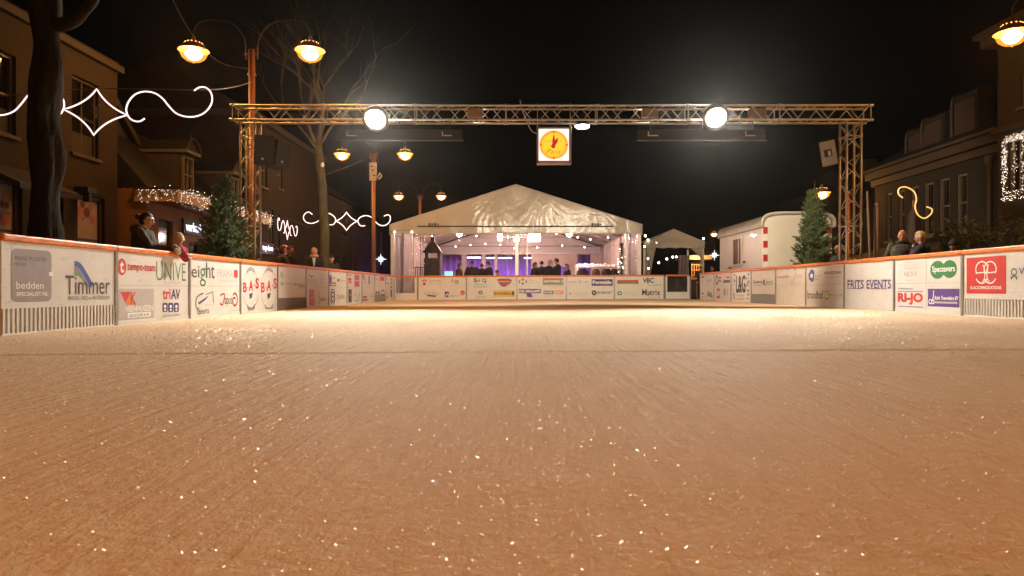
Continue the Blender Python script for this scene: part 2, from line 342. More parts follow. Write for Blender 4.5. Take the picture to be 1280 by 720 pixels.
class Ad:
    """one printed advert: flat coloured shapes lying on a board, given where they show on the boards"""
    def __init__(s, wl, d=.0028): s.w = wl; s.els = []; s.d = d
    def nd(s): s.d += .0003; s.mb = MB(); s.els.append(s.mb); return s.d
    def clusters(s, gap=.10):
        bs = []
        for e in s.els:
            us = [v[1] if s.w.side in 'LR' else v[0] for v in e.v]; zs = [v[2] for v in e.v]; bs.append((min(us), max(us), min(zs), max(zs)))
        par = list(range(len(bs)))
        def root(i):
            while par[i] != i: i = par[i]
            return i
        for i in range(len(bs)):
            for j in range(i):
                a, b = bs[i], bs[j]
                if a[0] < b[1]+gap and b[0] < a[1]+gap and a[2] < b[3]+gap*.7 and b[2] < a[3]+gap*.7: par[root(i)] = root(j)
        out = {}
        for i, e in enumerate(s.els):
            m = out.setdefault(root(i), MB())
            for mt in e.mats:
                k = e.mats.index(mt); m.add(e.v, [f for f, q in zip(e.f, e.m) if q == k], mt)
        return list(out.values())
    def T(s, t, x0, y0, x1, y1, c, b=0., sh=0., m=None):
        vs, fs = text_geo(t, b); d = s.nd(); xc = (x0+x1)/2; u0, u1 = s.w.u(x0), s.w.u(x1); z0, z1 = s.w.z(xc, y1), s.w.z(xc, y0)
        s.mb.add([s.w.pt(u0+(u1-u0)*x+sh*(z1-z0)*(y-.5), z0+(z1-z0)*y, d) for x, y in vs], fs, m or PCM(c)); return s
    def R(s, x0, y0, x1, y1, c, m=None):
        d = s.nd(); xc = (x0+x1)/2; u0, u1 = s.w.u(x0), s.w.u(x1); z0, z1 = s.w.z(xc, y1), s.w.z(xc, y0)
        s.mb.poly([s.w.pt(u, z, d) for u, z in ((u0, z0), (u1, z0), (u1, z1), (u0, z1))], m or PCM(c)); return s
    def RR(s, x0, y0, x1, y1, c, k=.1):
        d = s.nd(); xc = (x0+x1)/2; u0, u1 = s.w.u(x0), s.w.u(x1); z0, z1 = s.w.z(xc, y1), s.w.z(xc, y0); r = k*min(u1-u0, z1-z0); pts = []
        for cx, cz, a in ((u1-r, z1-r, 0), (u0+r, z1-r, 90), (u0+r, z0+r, 180), (u1-r, z0+r, 270)):
            pts += [s.w.pt(cx+r*math.cos(R_(a+q)), cz+r*math.sin(R_(a+q)), d) for q in range(0, 91, 15)]
        s.mb.poly(pts, PCM(c)); return s
    def D(s, x0, y0, x1, y1, c, n=28):
        d = s.nd(); xc = (x0+x1)/2; u0, u1 = s.w.u(x0), s.w.u(x1); z0, z1 = s.w.z(xc, y1), s.w.z(xc, y0)
        s.mb.poly([s.w.pt((u0+u1)/2+(u1-u0)/2*math.cos(2*PI*k/n), (z0+z1)/2+(z1-z0)/2*math.sin(2*PI*k/n), d) for k in range(n)], PCM(c)); return s
    def O(s, x0, y0, x1, y1, c, th=.012, a0=0, a1=360):
        xc = (x0+x1)/2; u0, u1 = s.w.u(x0), s.w.u(x1); z0, z1 = s.w.z(xc, y1), s.w.z(xc, y0)
        n = 36; return s.strip([((u0+u1)/2+(u1-u0)/2*math.cos(R_(a0+(a1-a0)*k/n)), (z0+z1)/2+(z1-z0)/2*math.sin(R_(a0+(a1-a0)*k/n))) for k in range(n+1)], th, c)
    def strip(s, uz, th, c):
        d = s.nd(); vs = []; n = len(uz); ths = th if isinstance(th, list) else [th]*n
        for i in range(n):
            a, b = uz[max(i-1, 0)], uz[min(i+1, n-1)]; t = Vector((b[0]-a[0], b[1]-a[1])); t = t.normalized() if t.length > 1e-9 else Vector((1, 0)); q = Vector((-t.y, t.x))*ths[i]/2
            vs += [s.w.pt(uz[i][0]+q.x, uz[i][1]+q.y, d), s.w.pt(uz[i][0]-q.x, uz[i][1]-q.y, d)]
        s.mb.add(vs, [(2*i, 2*i+1, 2*i+3, 2*i+2) for i in range(n-1)], PCM(c)); return s
    def S(s, pts, c, th=.015, sm=True):
        uz = [(s.w.u(x), s.w.z(x, y)) for x, y in pts]
        if sm and len(uz) > 2: uz = [(v.x, v.y) for v in smooth_path([(a, b, 0) for a, b in uz], 5)]
        return s.strip(uz, th, c)
    def G(s, pts, c):
        d = s.nd(); s.mb.poly([s.w.pt(s.w.u(x), s.w.z(x, y), d) for x, y in pts], PCM(c)); return s
    def RT(s, t, x0, y0, x1, y1, c, a0, a1, hh=.05, flip=False):
        """letters set round a ring"""
        xc = (x0+x1)/2; u0, u1 = s.w.u(x0), s.w.u(x1); z0, z1 = s.w.z(xc, y1), s.w.z(xc, y0); ru, rz = (u1-u0)/2, (z1-z0)/2; d = s.nd()
        for i, ch in enumerate(t):
            if ch == ' ': continue
            a = R_(a0+(a1-a0)*(i+.5)/len(t)); vs, fs = text_geo(ch, .01); rot = a-PI/2+(PI if flip else 0)
            cs, sn = math.cos(rot), math.sin(rot)
            s.mb.add([s.w.pt((u0+u1)/2+ru*math.cos(a)+((x-.5)*cs-(y-.5)*sn)*hh*.8, (z0+z1)/2+rz*math.sin(a)+((x-.5)*sn+(y-.5)*cs)*hh, d) for x, y in vs], fs, PCM(c))
        return s
BOARDS = 'advertising boards round the ice rink'
def board(wl, x0, x1, label, ads=(), low=None, seams=True, u0=None, u1=None, vseam=None, low_px=None):
    u0 = wl.u(x0) if u0 is None else u0; u1 = wl.u(x1) if u1 is None else u1
    um = (u0+u1)/2; pm_ = wl.pt(um, 0, 0)
    zb = wl.base() if wl.base() is not None else iz(pm_.x)
    t = newthing('rink_board', label, 'rink board', (pm_.x, pm_.y, zb), 0, BOARDS)
    e = .012; lo = .25 if low else 0.
    b = MB(); b.boxuv(wl.pt, u0+e, u1-e, zb+lo+.012, zb+.93, -.045, 0, W_WHITE); b.build('panel', t, bevel=.004, fix=True)
    if seams:
        sm = MB(); sm.boxuv(wl.pt, u0+e, u1-e, zb+.5, zb+.506, -.002, .0025, SEAM)
        if vseam: sm.boxuv(wl.pt, vseam-.004, vseam+.004, zb+lo, zb+.93, -.002, .0025, SEAM)
        sm.build('seam', t)
    kb = MB(); kb.boxuv(wl.pt, u0+e, u1-e, zb-.02, zb+.05 if not low else zb+.02, -.06, .006, W_WHITE if low != 'mesh' else GREYM); kb.build('kick_strip', t, bevel=.003, fix=True)
    c = MB(); c.boxuv(wl.pt, u0, u1, zb+.93, zb+1.0, -.075, .03, ORANGE); c.build('cap_rail', t, bevel=.018, fix=True)
    p = MB(); p.boxuv(wl.pt, u1-.03, u1+.03, zb-.02, zb+.93, -.09, .014, ALU); p.build('post', t, bevel=.004, fix=True)
    if low == 'slat':
        g_ = MB(); g_.boxuv(wl.pt, u0+e, u1-e, zb+.02, zb+.262, -.045, -.035, DARK); n = int((u1-u0)/.062)
        for k in range(n): q = u0+e+(u1-u0-2*e)*(k+.5)/n; g_.boxuv(wl.pt, q-.016, q+.016, zb+.02, zb+.262, -.034, .004, GRIL)
        g_.build('grille', t)
    if low == 'mesh':
        g_ = MB(); g_.boxuv(wl.pt, u0+e, u1-e, zb+.02, zb+.262, -.045, -.03, GREYM); n = int((u1-u0)/.04)
        for k in range(n): q = u0+e+(u1-u0-2*e)*(k+.5)/n; g_.boxuv(wl.pt, q-.008, q+.008, zb+.02, zb+.262, -.029, -.004, GREYM)
        g_.build('grille', t)
    for a in ads:
        for m_ in a.clusters(): m_.build('logo', t)
    return t
A = lambda w_: Ad(w_)
# --- left side, near to far
L_ = LW
U0 = 9.0*5.04/5.33
LU = [8.51+1.892*k for k in range(11)]
a1 = A(L_).RR(14, 312, 64, 377, 'grey', .12); a1.R(61, 340, 66, 345, 'white'); a1.T('FRANS POORTER', 18, 321, 58, 326, 'dk').T('HENGELO', 18, 328, 32, 332, 'dk')
a1.T('bedden', 20, 352, 54, 361, 'white', .0).T('SPECIALIST.NL', 20, 365, 60, 370, 'white', .02)
a2 = A(L_)
for k, c in enumerate(('mgreen', 'violet', 'blue')):
    o = k*3.4
    a2.S([(93.5, 341-o*1.75), (99, 342.5-o*1.55), (104, 347-o*1.2), (107.5+o*.45, 353-o*.4), (109+o*.85, 358-o*.15)], c, .062)
a2.T('Timmer', 81.5, 345, 137, 368, 'dk', .0).T('GROND-, WEG en WATERBOUW', 84, 370, 137, 375.5, 'dk')
board(L_, 0, 145, 'white rink board with grey rounded bedding sign and rainbow-arc logo, nearest on the left', (a1, a2), 'slat', False, LU[0]-1.892, LU[0], vseam=LU[0]-1.0)
a1 = A(L_).D(146.5, 323, 157.5, 344, 'red').T('t', 149.5, 326, 154.5, 341, 'white', .03).T('tempo-team', 159, 330, 193.5, 341.5, 'red', .015)
a2 = A(L_).T('UNIVE', 195, 328, 232, 351, 'green', -.012).S([(228, 325), (231, 322.5)], 'green', .02).T('VERZEKERINGEN', 204, 352, 226, 355, 'lgrey')
a3 = A(L_).R(148, 361, 192, 399, 'lgrey').G([(150, 365), (163, 364.6), (157, 380)], 'red').G([(157, 381), (163, 366), (169, 380.5)], 'orange').T('K', 163, 365, 170, 381, 'red', .02).T('VEENHUIZEN', 156, 382, 191, 389, 'white', .02).R(159, 390.5, 188, 396.5, 'white').T('ALLROUND & VR', 161, 392, 186, 395.5, 'dk', .01)
a4 = A(L_).T('tri', 203, 361, 213, 374, 'red', .025).T('AV', 213.5, 361.5, 225, 374, 'navy', .025)
for k in range(3): a4.RR(203+k*7, 378.5, 209+k*7, 390, 'navy', .2).D(204.6+k*7, 381, 207.4+k*7, 385, 'white').R(205+k*7, 386, 207+k*7, 388.5, 'white')
a4.T('TECHNISCHE DIENST', 203, 393, 225, 395.5, 'dk')
board(L_, 145, 237, 'white rink board with red ring logo, green serif name and grey square with red triangles', (a1, a2, a3, a4), u0=LU[0], u1=LU[1])
a1 = A(L_).T('ei', 239, 332, 249, 347, 'dk', .004).T('g', 249.5, 335, 257, 358, 'green', .0).T('ht', 257.5, 328, 268, 348, 'dk', .004).R(257, 329, 258.3, 347, 'dk')
a2 = A(L_).T('FRAMA', 271.5, 337, 291, 346.5, 'lgrey', .0).R(292.2, 337.5, 297, 347, 'red').T('VVE - ZORG - MAKELAARS', 273, 350, 297, 352.5, 'lgrey')
a3 = A(L_).S([(250, 390), (245.5, 384), (244.5, 376), (248, 369.5), (254, 366.5)], 'dk', .02).G([(247, 378.5), (260.5, 369.5), (257, 374.5), (249, 380.5)], 'navy').S([(257, 368), (261, 366.8), (265, 365)], 'dk', .012).S([(265.4, 363.5), (266.8, 379)], 'dk', .016, False).T('Geurts', 246.5, 384, 261, 392.5, 'dk', -.005).T('bouwbedrijf', 256, 379.5, 267, 382, 'lgrey')
a4 = A(L_).S([(275, 369), (280.5, 367.5), (279.5, 376), (277.5, 381), (274.5, 379)], 'red', .03).T('apus', 280.5, 372.5, 290, 383.5, 'dk', .0).S([(294, 372.5), (291.2, 373), (291, 379), (293.5, 382), (296.2, 378), (296, 370), (293, 366.5), (290.8, 369)], 'red', .035).T('eten & drinken', 286, 386.5, 298, 389, 'lgrey')
board(L_, 237, 301, 'white rink board with large lowercase grey-green word and small red square logo', (a1, a2, a3, a4), u0=LU[1], u1=LU[2])
ads = []
for x in (303, 325.5):
    a = A(L_).O(x+.5, 336, x+20, 388, 'dk', .008, 25, 65).O(x+.5, 336, x+20, 388, 'dk', .008, 115, 155).O(x+.5, 338, x+20, 386, 'dk', .008, 195, 235).O(x+.5, 338, x+20, 386, 'dk', .008, 305, 345)
    a.RT('KNEDER', x+1.8, 336, x+18.7, 387, 'dk', 125, 55, .07).RT('TOETSDORP', x+1.8, 337, x+18.7, 387, 'dk', 232, 308, .07, True)
    a.T('B', x+.6, 353, x+5.2, 365.5, 'red', .03).T('A', x+7.8, 350.5, x+13, 363.5, 'red', .03).T('S', x+16, 347.5, x+20.4, 361, 'red', .03).D(x+5.9, 358, x+6.9, 360.2, 'red').D(x+14, 355, x+15, 357.5, 'red').G([(x+8, 367.5), (x+12.6, 366), (x+11.5, 372), (x+9, 374)], 'dk'); ads.append(a)
board(L_, 301, 348, 'white rink board with twin round emblems of red capitals', ads, seams=False, u0=LU[2], u1=LU[3])
a1 = A(L_).S([(350, 345), (351.5, 341), (353, 345), (351, 347)], 'olive', .03).D(350.5, 352.5, 353.5, 357, 'navy').T('e', 351, 353, 353, 356.5, 'white').T('boerlijft', 354.5, 353, 364.5, 356.5, 'tan', .0)
a2 = A(L_).T('Agri', 366.5, 353.5, 371.5, 358, 'navy', .02).T('Varia', 372, 354, 380.5, 358.5, 'black', .01).R(374, 359.5, 380.5, 360.3, 'red')
board(L_, 348, 382, 'white rink board with one row of small logos above a grey grille', (a1, a2), 'mesh', False, LU[3], LU[4])
a1 = A(L_).S([(386.5, 343.5), (389, 346), (391, 345)], 'navy', .03).D(384, 348, 388, 353, 'lime').T('groen', 388.5, 349, 395.5, 353.5, 'lime', .01).T('tuinen', 388.5, 354, 395, 356, 'lgrey')
a2 = A(L_).O(401, 342, 404.5, 350, 'lgrey', .02).T('atelier', 400, 352, 406, 354, 'lgrey').R(386.5, 361.5, 393, 383.5, 'red').R(388, 371, 391.5, 374, 'orange').S([(399, 365), (398, 370), (400, 374), (398.5, 380)], 'red', .03).T('dehaet', 400.5, 371.5, 407.5, 376, 'dk')
board(L_, 382, 411, 'white rink board with tall plain red rectangle under a lime green mark', (a1, a2), u0=LU[4], u1=LU[5])
a1 = A(L_).D(411.5, 343.5, 414.5, 356.5, 'purple').T('DAMEN', 415, 346.5, 419, 348.5, 'dk').R(415, 353, 420, 355, 'dred').R(411.5, 356.5, 420, 357.6, 'navy').R(421.5, 348.5, 424, 352, 'dk').T('bouw', 424.8, 349, 430.5, 352, 'grey')
a2 = A(L_).RR(413, 361, 418.5, 380.5, 'black', .3).O(414.3, 363, 417.2, 368, 'white', .03).O(414.3, 368.5, 417.2, 373, 'white', .03).O(414.3, 374, 417.2, 379, 'white', .03).T('DeWit', 421.5, 368, 430.5, 374, 'dk', .0)
board(L_, 411, 434, 'white rink board with purple oval mark and black oval ornament below', (a1, a2), u0=LU[5], u1=LU[6])
a1 = A(L_).T('TMC', 434.6, 342.5, 439.5, 345, 'red', .01).D(434.8, 347, 439.5, 351, 'red').RR(435, 351, 439.5, 354.5, 'orange').T('XII', 435.5, 356, 438.5, 358.5, 'lgrey').R(443, 343.5, 449, 358.5, 'pink').T('wonen', 443.6, 350, 448.4, 352, 'white')
a2 = A(L_).R(435.5, 361.5, 439.5, 378, 'black').T('KAAS', 436, 367, 439, 370, 'tan').S([(443, 370), (445, 366), (446.5, 372), (449.5, 365.5), (448, 375), (444, 375.5)], 'dk', .02)
board(L_, 434, 454, 'white rink board with bright pink square logo', (a1, a2), u0=LU[6], u1=LU[7])
a1 = A(L_).S([(453.5, 345), (455.5, 346), (456.5, 351), (455, 355)], 'dk', .05).R(454, 347, 455.3, 350, 'pink').R(460.5, 345, 462, 355, 'dk').S([(464, 351), (466, 356)], 'grey', .02).O(454, 362, 457, 368, 'lgrey', .02).RR(453.5, 370, 458.5, 373, 'red').R(452.8, 374, 459.5, 376, 'dred').O(462.5, 367, 466, 371, 'grey', .02)
board(L_, 454, 469, 'white rink board with small red pill logo beneath faint ring', (a1,), u0=LU[7], u1=LU[8])
a1 = A(L_).T('hotel', 469.5, 347, 473.5, 350, 'grey').R(475, 346, 480, 351, 'red').R(469.5, 364, 471.5, 367.5, 'dk').R(472.5, 364, 474.5, 367.5, 'dk').O(476.5, 363, 480.5, 369, 'dk', .06)
board(L_, 469, 481, 'white rink board with red block and dark squares above narrow grey grille', (a1,), 'mesh', False, LU[8], LU[9])
a1 = A(L_).T('bar', 482, 348, 485, 350, 'grey').R(482, 353, 485.5, 356, 'tan').S([(483, 364), (485, 370), (483, 372)], 'dk', .05).R(488, 348, 489.7, 351, 'grey').R(488, 353, 489.7, 355, 'red').R(488, 358, 489.7, 360, 'black').R(488, 362, 489.7, 371, 'black')
board(L_, 481, 491, 'white rink board with stacked dark and red marks at far left corner', (a1,), seams=False, u0=LU[9], u1=LU[10])
# --- right side, near to far
Rr = RW; W2 = 1.9
RU = [-(10.41+1.9*k) for k in range(10)]
a1 = A(Rr).R(1208.5, 321, 1257.5, 367, 'red')
for sgn, cx in ((1, 1227.5), (-1, 1238)):
    a1.O(cx-7.5, 327, cx+7.5, 346, 'white', .022, -30, 210).S([(cx-7.5, 341.5), (cx+7.5, 340)], 'white', .018, False)
    a1.O(cx-7.5, 334, cx+7.5, 354, 'white', .022, 205, 335)
a1.S([(1229, 331), (1231.5, 338), (1231, 348), (1228.5, 353)], 'white', .018).S([(1236.5, 330.5), (1234, 337), (1234.5, 347), (1237, 352)], 'white', .018)
a1.T('EI-ACCOMMODATIONS', 1213.5, 357.5, 1252, 361.5, 'white', .025)
a2 = A(Rr).O(1264.5, 336, 1271, 344, 'green', .02).S([(1264, 349), (1268, 344), (1271.5, 349)], 'navy', .025).S([(1263.5, 346), (1272, 345.5)], 'olive', .02).T('Vakgarage', 1274, 334, 1318, 345, 'navy', .01)
board(Rr, 1300, 1204, 'white rink board with large red square of knotted white lines, above slatted grille', (a1, a2), 'slat', False, RU[0], RU[0]+1.9, vseam=-9.35)
RUv = RU
def rboard(k, label, ads=(), **kw):  # boards run far to near when read left to right
    return board(Rr, 0, 0, label, ads, u0=RU[k+1], u1=RU[k], **kw)
a1 = A(Rr).O(1131, 327, 1138, 336, 'lgrey', .006).T('STUDIO', 1131, 327, 1146, 337, 'lgrey', -.012).T('NICKX', 1130.5, 339.5, 1146.5, 345.5, 'grey', -.008).T('interieur', 1134, 349.5, 1144, 351, 'lgrey')
a2 = A(Rr).D(1163, 326, 1181.5, 348.5, 'green').D(1178, 325, 1196.5, 347.5, 'green').T('Specsavers', 1165.5, 332, 1194, 342, 'white', .02)
a3 = A(Rr).T('RUBBERBEDRIJF', 1123, 360, 1141.5, 362.5, 'blue').R(1122.5, 364, 1154, 364.8, 'blue').T('RI-JO', 1122.5, 366, 1154, 381, 'red', .05).R(1123, 383, 1154, 383.8, 'blue')
a4 = A(Rr).R(1160, 361, 1199.5, 383.5, 'purple').T('Robin Tweewielers BV', 1168.5, 370, 1198, 375, 'white', .02, .3).R(1168.5, 377, 1197, 379.5, 'lgrey').S([(1167.5, 363), (1166.5, 373), (1164.5, 376)], 'white', .018).O(1161.5, 374.5, 1165, 379.5, 'white', .018).O(1165.2, 375, 1168, 379.5, 'white', .018)
rboard(0, 'white rink board with two overlapping green discs and a purple rectangle', (a1, a2, a3, a4), vseam=-(10.41+.93))
a1 = A(Rr)
a1.T('FRITS', 1059.5, 350, 1080, 361, 'navy', .02).T('EVENTS', 1083.5, 349.5, 1114, 361, 'navy', .02)
for x in (1060, 1064.5, 1067.5, 1070.8, 1074.2, 1085, 1089, 1091.6, 1096, 1099, 1103.6, 1107): a1.R(x-.5, 360.3, x+2.2, 361.2, 'navy')
for x in (1060, 1064, 1070.4, 1089.8, 1094.8, 1102, 1106): a1.R(x-.5, 349.8, x+1.6, 350.6, 'navy')
rboard(1, 'white rink board with bold purple slab lettering only', (a1,), seams=False)
a1 = A(Rr).G([(1014.5, 336), (1018, 339), (1017.5, 350), (1015.5, 353), (1011.5, 349.5), (1010.5, 343)], 'blue').D(1013, 342, 1016.2, 347.5, 'white').T('WATER', 1018.8, 344, 1026, 346, 'grey').T('BED', 1018.8, 348, 1023, 350, 'grey')
a2 = A(Rr).T('KINGSDINK', 1031, 339, 1052.5, 342.5, 'dk', .02).T('groothandel', 1032, 345, 1052.5, 347.5, 'lgrey')
a3 = A(Rr).T('brandhof', 1009.5, 363.5, 1029, 373.5, 'black', .01).RR(1031, 363, 1036, 374.5, 'lime', .15).O(1032.3, 366, 1034.8, 371.5, 'white', .03).T('INSTALLATIES', 1036.5, 367, 1053.5, 370.5, 'grey', .01).R(1036.5, 372.3, 1053.5, 372.9, 'lgrey')
rboard(2, 'white rink board with blue crystal mark and lime green square', (a1, a2, a3))
a1 = A(Rr).T('MAATJESPAN', 971.5, 345, 986.5, 348.5, 'red', .0).S([(992.5, 338), (994, 336.5), (995.2, 339), (993, 347), (991.2, 353.5), (989.2, 354.5), (990, 352)], 'grey', .018).T('Zorre', 995.2, 342.5, 1003, 347, 'lgrey').T('makelaars', 993.5, 353, 1003.5, 354.5, 'lgrey')
rboard(3, 'white rink board with thin grey looping script in upper half, blank below', (a1,))
a1 = A(Rr).T('Ziedema', 941, 350.5, 953, 354, 'navy', .02).T('VERHUUR', 941, 356, 952.5, 357.5, 'grey').T('K', 954, 349.5, 957.5, 356.5, 'black', .04).T('ansil', 957.8, 350.5, 965.5, 353.5, 'dk', .0).R(957.8, 354.5, 967, 355.7, 'lime')
rboard(4, 'white rink board with two small wordmarks, grey grille along foot', (a1,), low='mesh', seams=False)
a1 = A(Rr).R(917.5, 338, 936.5, 376, 'white')
rn = random.Random(5)
for k in range(40):
    e = rn.random() < .5; x = rn.uniform(917.3, 919.2) if e else rn.uniform(933.5, 936.2); y = rn.uniform(342, 375); s = rn.uniform(.5, 1.3)
    a1.G([(x-s*.6, y), (x, y-s*1.5), (x+s*.6, y), (x, y+s*1.5)], 'purple' if rn.random() < .7 else 'navy')
a1.T('L&G', 920.5, 344, 932.5, 366, 'black', .03).T('MODE', 921.5, 368.5, 931, 370.5, 'grey').T('schoenen', 921.5, 372, 931, 374.5, 'brown')
rboard(5, 'white rink board with purple patterned border round big black letters', (a1,), seams=False)
a1 = A(Rr).O(894.6, 345, 897.5, 355, 'navy', .07).R(898.5, 346, 901.5, 348.5, 'red').R(898.5, 350, 901.5, 352.5, 'red').R(908, 345.5, 912, 347.5, 'red').R(904.3, 350, 912.5, 353.5, 'dk').S([(896, 364), (898, 361.5), (900, 364)], 'red', .08).S([(896, 370), (898, 372), (900, 369.5)], 'red', .08).T('DVO', 896, 366, 900.5, 367.5, 'dk').R(904.8, 360.5, 906.8, 369, 'grey').R(909, 360.5, 910, 369, 'tan')
rboard(6, 'white rink board with red curved arrows and navy oval', (a1,), seams=False)
a1 = A(Rr).R(876.3, 345.5, 880.3, 347.2, 'dk').S([(878, 349), (878.5, 356)], 'grey', .04).T('NOVA', 883.3, 349.5, 890, 352.5, 'grey').S([(884, 371), (885.5, 364), (886, 369), (889, 366), (888.5, 371)], 'dk', .06).R(887, 369.5, 891, 371, 'dk').R(877.3, 365.5, 879.3, 368, 'dred').R(877.5, 370, 879.3, 371, 'dred')
rboard(7, 'white rink board with faint grey marks at far right corner', (a1,), seams=False)
# --- far side
B_ = BW
def bboard(x0, x1, label, ads): return board(B_, x0, x1, label, ads, seams=False)
a1 = A(B_).O(528, 350, 532.8, 354, 'red', .05, 0, 180).R(528.8, 353, 532, 356.5, 'red').T('LOTTE PLEIN', 536, 350.2, 551.5, 352.6, 'red', .0).T('KINDEROPVANG', 536, 354, 552, 356, 'lgrey').T('A', 563.5, 348.5, 568, 353.5, 'grey', .0).T('B', 569, 350, 573.8, 354.8, 'grey', .02).T('INTERIEUR', 561.5, 356.8, 575, 358, 'lgrey')
a2 = A(B_).T('Grill Bout', 530, 364.2, 548.5, 368.4, 'grey', -.01).G([(534, 368.6), (545, 369.4), (544.5, 371.2), (534.5, 370.2)], 'black').R(556, 364.5, 561, 371.5, 'purple').S([(557, 370.5), (559, 367), (560.6, 370.5)], 'white', .03).T('wijnman', 561.8, 369, 575, 371.2, 'navy').D(575.2, 363.2, 581, 368.8, 'red').T('eb', 576.6, 364.8, 579.6, 367.2, 'white')
bboard(523, 583, 'white rink board with purple square and small red disc, first at far end', (a1, a2))
a1 = A(B_).T('S', 592, 347.8, 596.3, 353, 'dk', .03).T('Q', 602.8, 348, 608, 353.5, 'dk', .03).D(596.2, 348.8, 600.5, 352.8, 'lime').T('Zelfstandige', 592.3, 354.4, 608.5, 356.2, 'dk').T('& Cateraars', 592.3, 357, 608.8, 359.2, 'dk').G([(621, 349.3), (626, 348.2), (636, 348.2), (640, 350), (638.5, 354), (631, 358.4), (627, 358), (622.5, 353)], 'dred').T('TandenTeam', 622.3, 350.6, 638, 353, 'white', .0).T('praktijk', 626, 354.6, 635, 355.8, 'tan')
a2 = A(B_).O(598.8, 363.8, 602.6, 367.4, 'brown', .05).T('De Oude School', 595, 369.7, 607, 371, 'brown').T('cafe bar zaal', 594.5, 371.8, 607, 373, 'brown').R(616.5, 363, 643.5, 371, 'yellow').T('BRUINENBERG', 617.8, 365.4, 638.5, 368.5, 'dk', .02).S([(640, 369), (641, 364.5), (642.3, 369)], 'dk', .05)
bboard(583, 646, 'white rink board with maroon rounded badge above a yellow rectangle', (a1, a2))
a1 = A(B_).S([(649.8, 350), (649.2, 352), (649.8, 354)], 'dk', .04).S([(657.4, 350), (658, 352), (657.4, 354)], 'dk', .04).R(652, 348, 655, 350.8, 'olive').R(652, 353, 655, 355.8, 'olive').T('HUIS &', 660.5, 350, 671, 351.6, 'lgrey').T('MAATWERK', 659.5, 353, 675, 354.6, 'lgrey').R(678.5, 347.6, 704.2, 356, 'olive').R(679.3, 348.1, 696, 349.6, 'red').T('NATWERK 2', 680, 350, 703.5, 353.2, 'white', .03).T('van sanitair tot verwarming', 679, 357, 704, 358.4, 'grey')
a2 = A(B_).R(648.3, 361.2, 676, 366.6, 'purple').G([(657, 366), (663, 366), (665, 369), (666, 371.5), (659, 371.5), (658.5, 368.5)], 'purple').T('DE GRAAFF', 649.2, 362.4, 675, 365.6, 'white', .04).RR(679.5, 363.4, 692, 367.8, 'purple').T('INTER', 680.6, 364.4, 691, 366.9, 'white', .03).RR(694.5, 363.2, 704, 367.8, 'orange').T('RVT', 695.7, 364.2, 703, 366.9, 'white', .03).T('onderhoud en beheer', 679.5, 369, 703, 370.4, 'lgrey')
bboard(646, 708, 'white rink board with purple banner tail beneath grey and orange tags', (a1, a2))
a1 = A(B_).T('ROBERT', 710.5, 351.6, 721.5, 353.3, 'grey', .01).O(723.4, 350.8, 725.8, 353.6, 'tan', .03).T('HUISMA', 727, 351.6, 736, 353.3, 'grey', .01).R(739.5, 349, 766, 357.3, 'navy').T('Formido', 740.8, 350.6, 764.6, 355, 'white', .035).R(755.8, 349, 757.4, 350.2, 'red').T('bouwmarkt', 750, 355.6, 762, 356.8, 'lgrey')
a2 = A(B_).S([(711.8, 365.5), (713, 367.5), (714.2, 366)], 'grey', .04).T('Landbouwbank', 716.5, 365.6, 735.5, 367.6, 'lgrey').T('verzekert', 721, 368.6, 731, 370, 'lgrey').O(740.6, 363.8, 744.5, 368.2, 'dk', .07).T('DE GROOT', 746, 364.4, 764.8, 367.2, 'dk', .03)
bboard(708, 768, 'white rink board with navy rectangle and bold white lettering, fourth along far end', (a1, a2))
a1 = A(B_).R(771.5, 350, 798, 352, 'red').R(771.5, 352, 798, 354.7, 'brown').G([(774, 354.4), (790, 352.2), (797, 352.4), (790, 354.4)], 'olive').T('VBC', 803.5, 347.4, 817, 353.6, 'black', .03).T('AUTOSERVICE', 809.5, 355.6, 827, 357.4, 'grey')
a2 = A(B_).R(771.8, 364.2, 777, 369, 'green').D(773.4, 365.3, 775.6, 367.9, 'white').T('dina design', 778.5, 365.4, 797.5, 367.4, 'lgrey').T('Matrix', 802.5, 361.5, 825.5, 369.2, 'dk', .015).O(808, 364.5, 812.6, 369.2, 'grey', .03).T('doe het zelf', 810.5, 370.4, 825, 372, 'dk')
bboard(768, 830, 'white rink board with red and brown strip and green square, last at far end', (a1, a2))
CLEAR = film('clear_plastic', (.96, .95, .94), .32)
SMOKE = film('smoked_plastic', (.40, .30, .22), .3)
def gate(x0, x1, label, glass):
    u0, u1 = B_.u(x0), B_.u(x1); zb = iz((u0+u1)/2)
    t = newthing('rink_gate', label, 'gate', ((u0+u1)/2, YB, zb))
    f = MB()
    f.boxuv(B_.pt, u0, u1, zb-.02, zb+.28, -.045, 0, W_WHITE); f.boxuv(B_.pt, u0, u0+.07, zb+.28, zb+.93, -.045, 0, W_WHITE); f.boxuv(B_.pt, u1-.09, u1, zb+.28, zb+.93, -.045, 0, W_WHITE)
    f.build('frame', t, bevel=.004, fix=True)
    p = MB(); p.boxuv(B_.pt, u0+.07, u1-.09, zb+.28, zb+.93, -.03, -.024, glass); p.build('window', t)
    c = MB(); c.boxuv(B_.pt, u0, u1, zb+.93, zb+1.0, -.075, .03, ORANGE); c.build('cap_rail', t, bevel=.018, fix=True)
    q = MB(); q.boxuv(B_.pt, u1+.005, u1+.06, zb-.02, zb+.93, -.09, .014, ALU); q.build('post', t, bevel=.004)
gate(493, 521, 'white framed gate with clear plastic window at far left corner', CLEAR)
gate(832, 862, 'white framed gate with brown smoked window at far right corner', SMOKE)
t = newthing('exit_gate', 'black rink exit gate with orange rail in gap at far right', 'gate', (B_.u(868), YB+.5, 0))
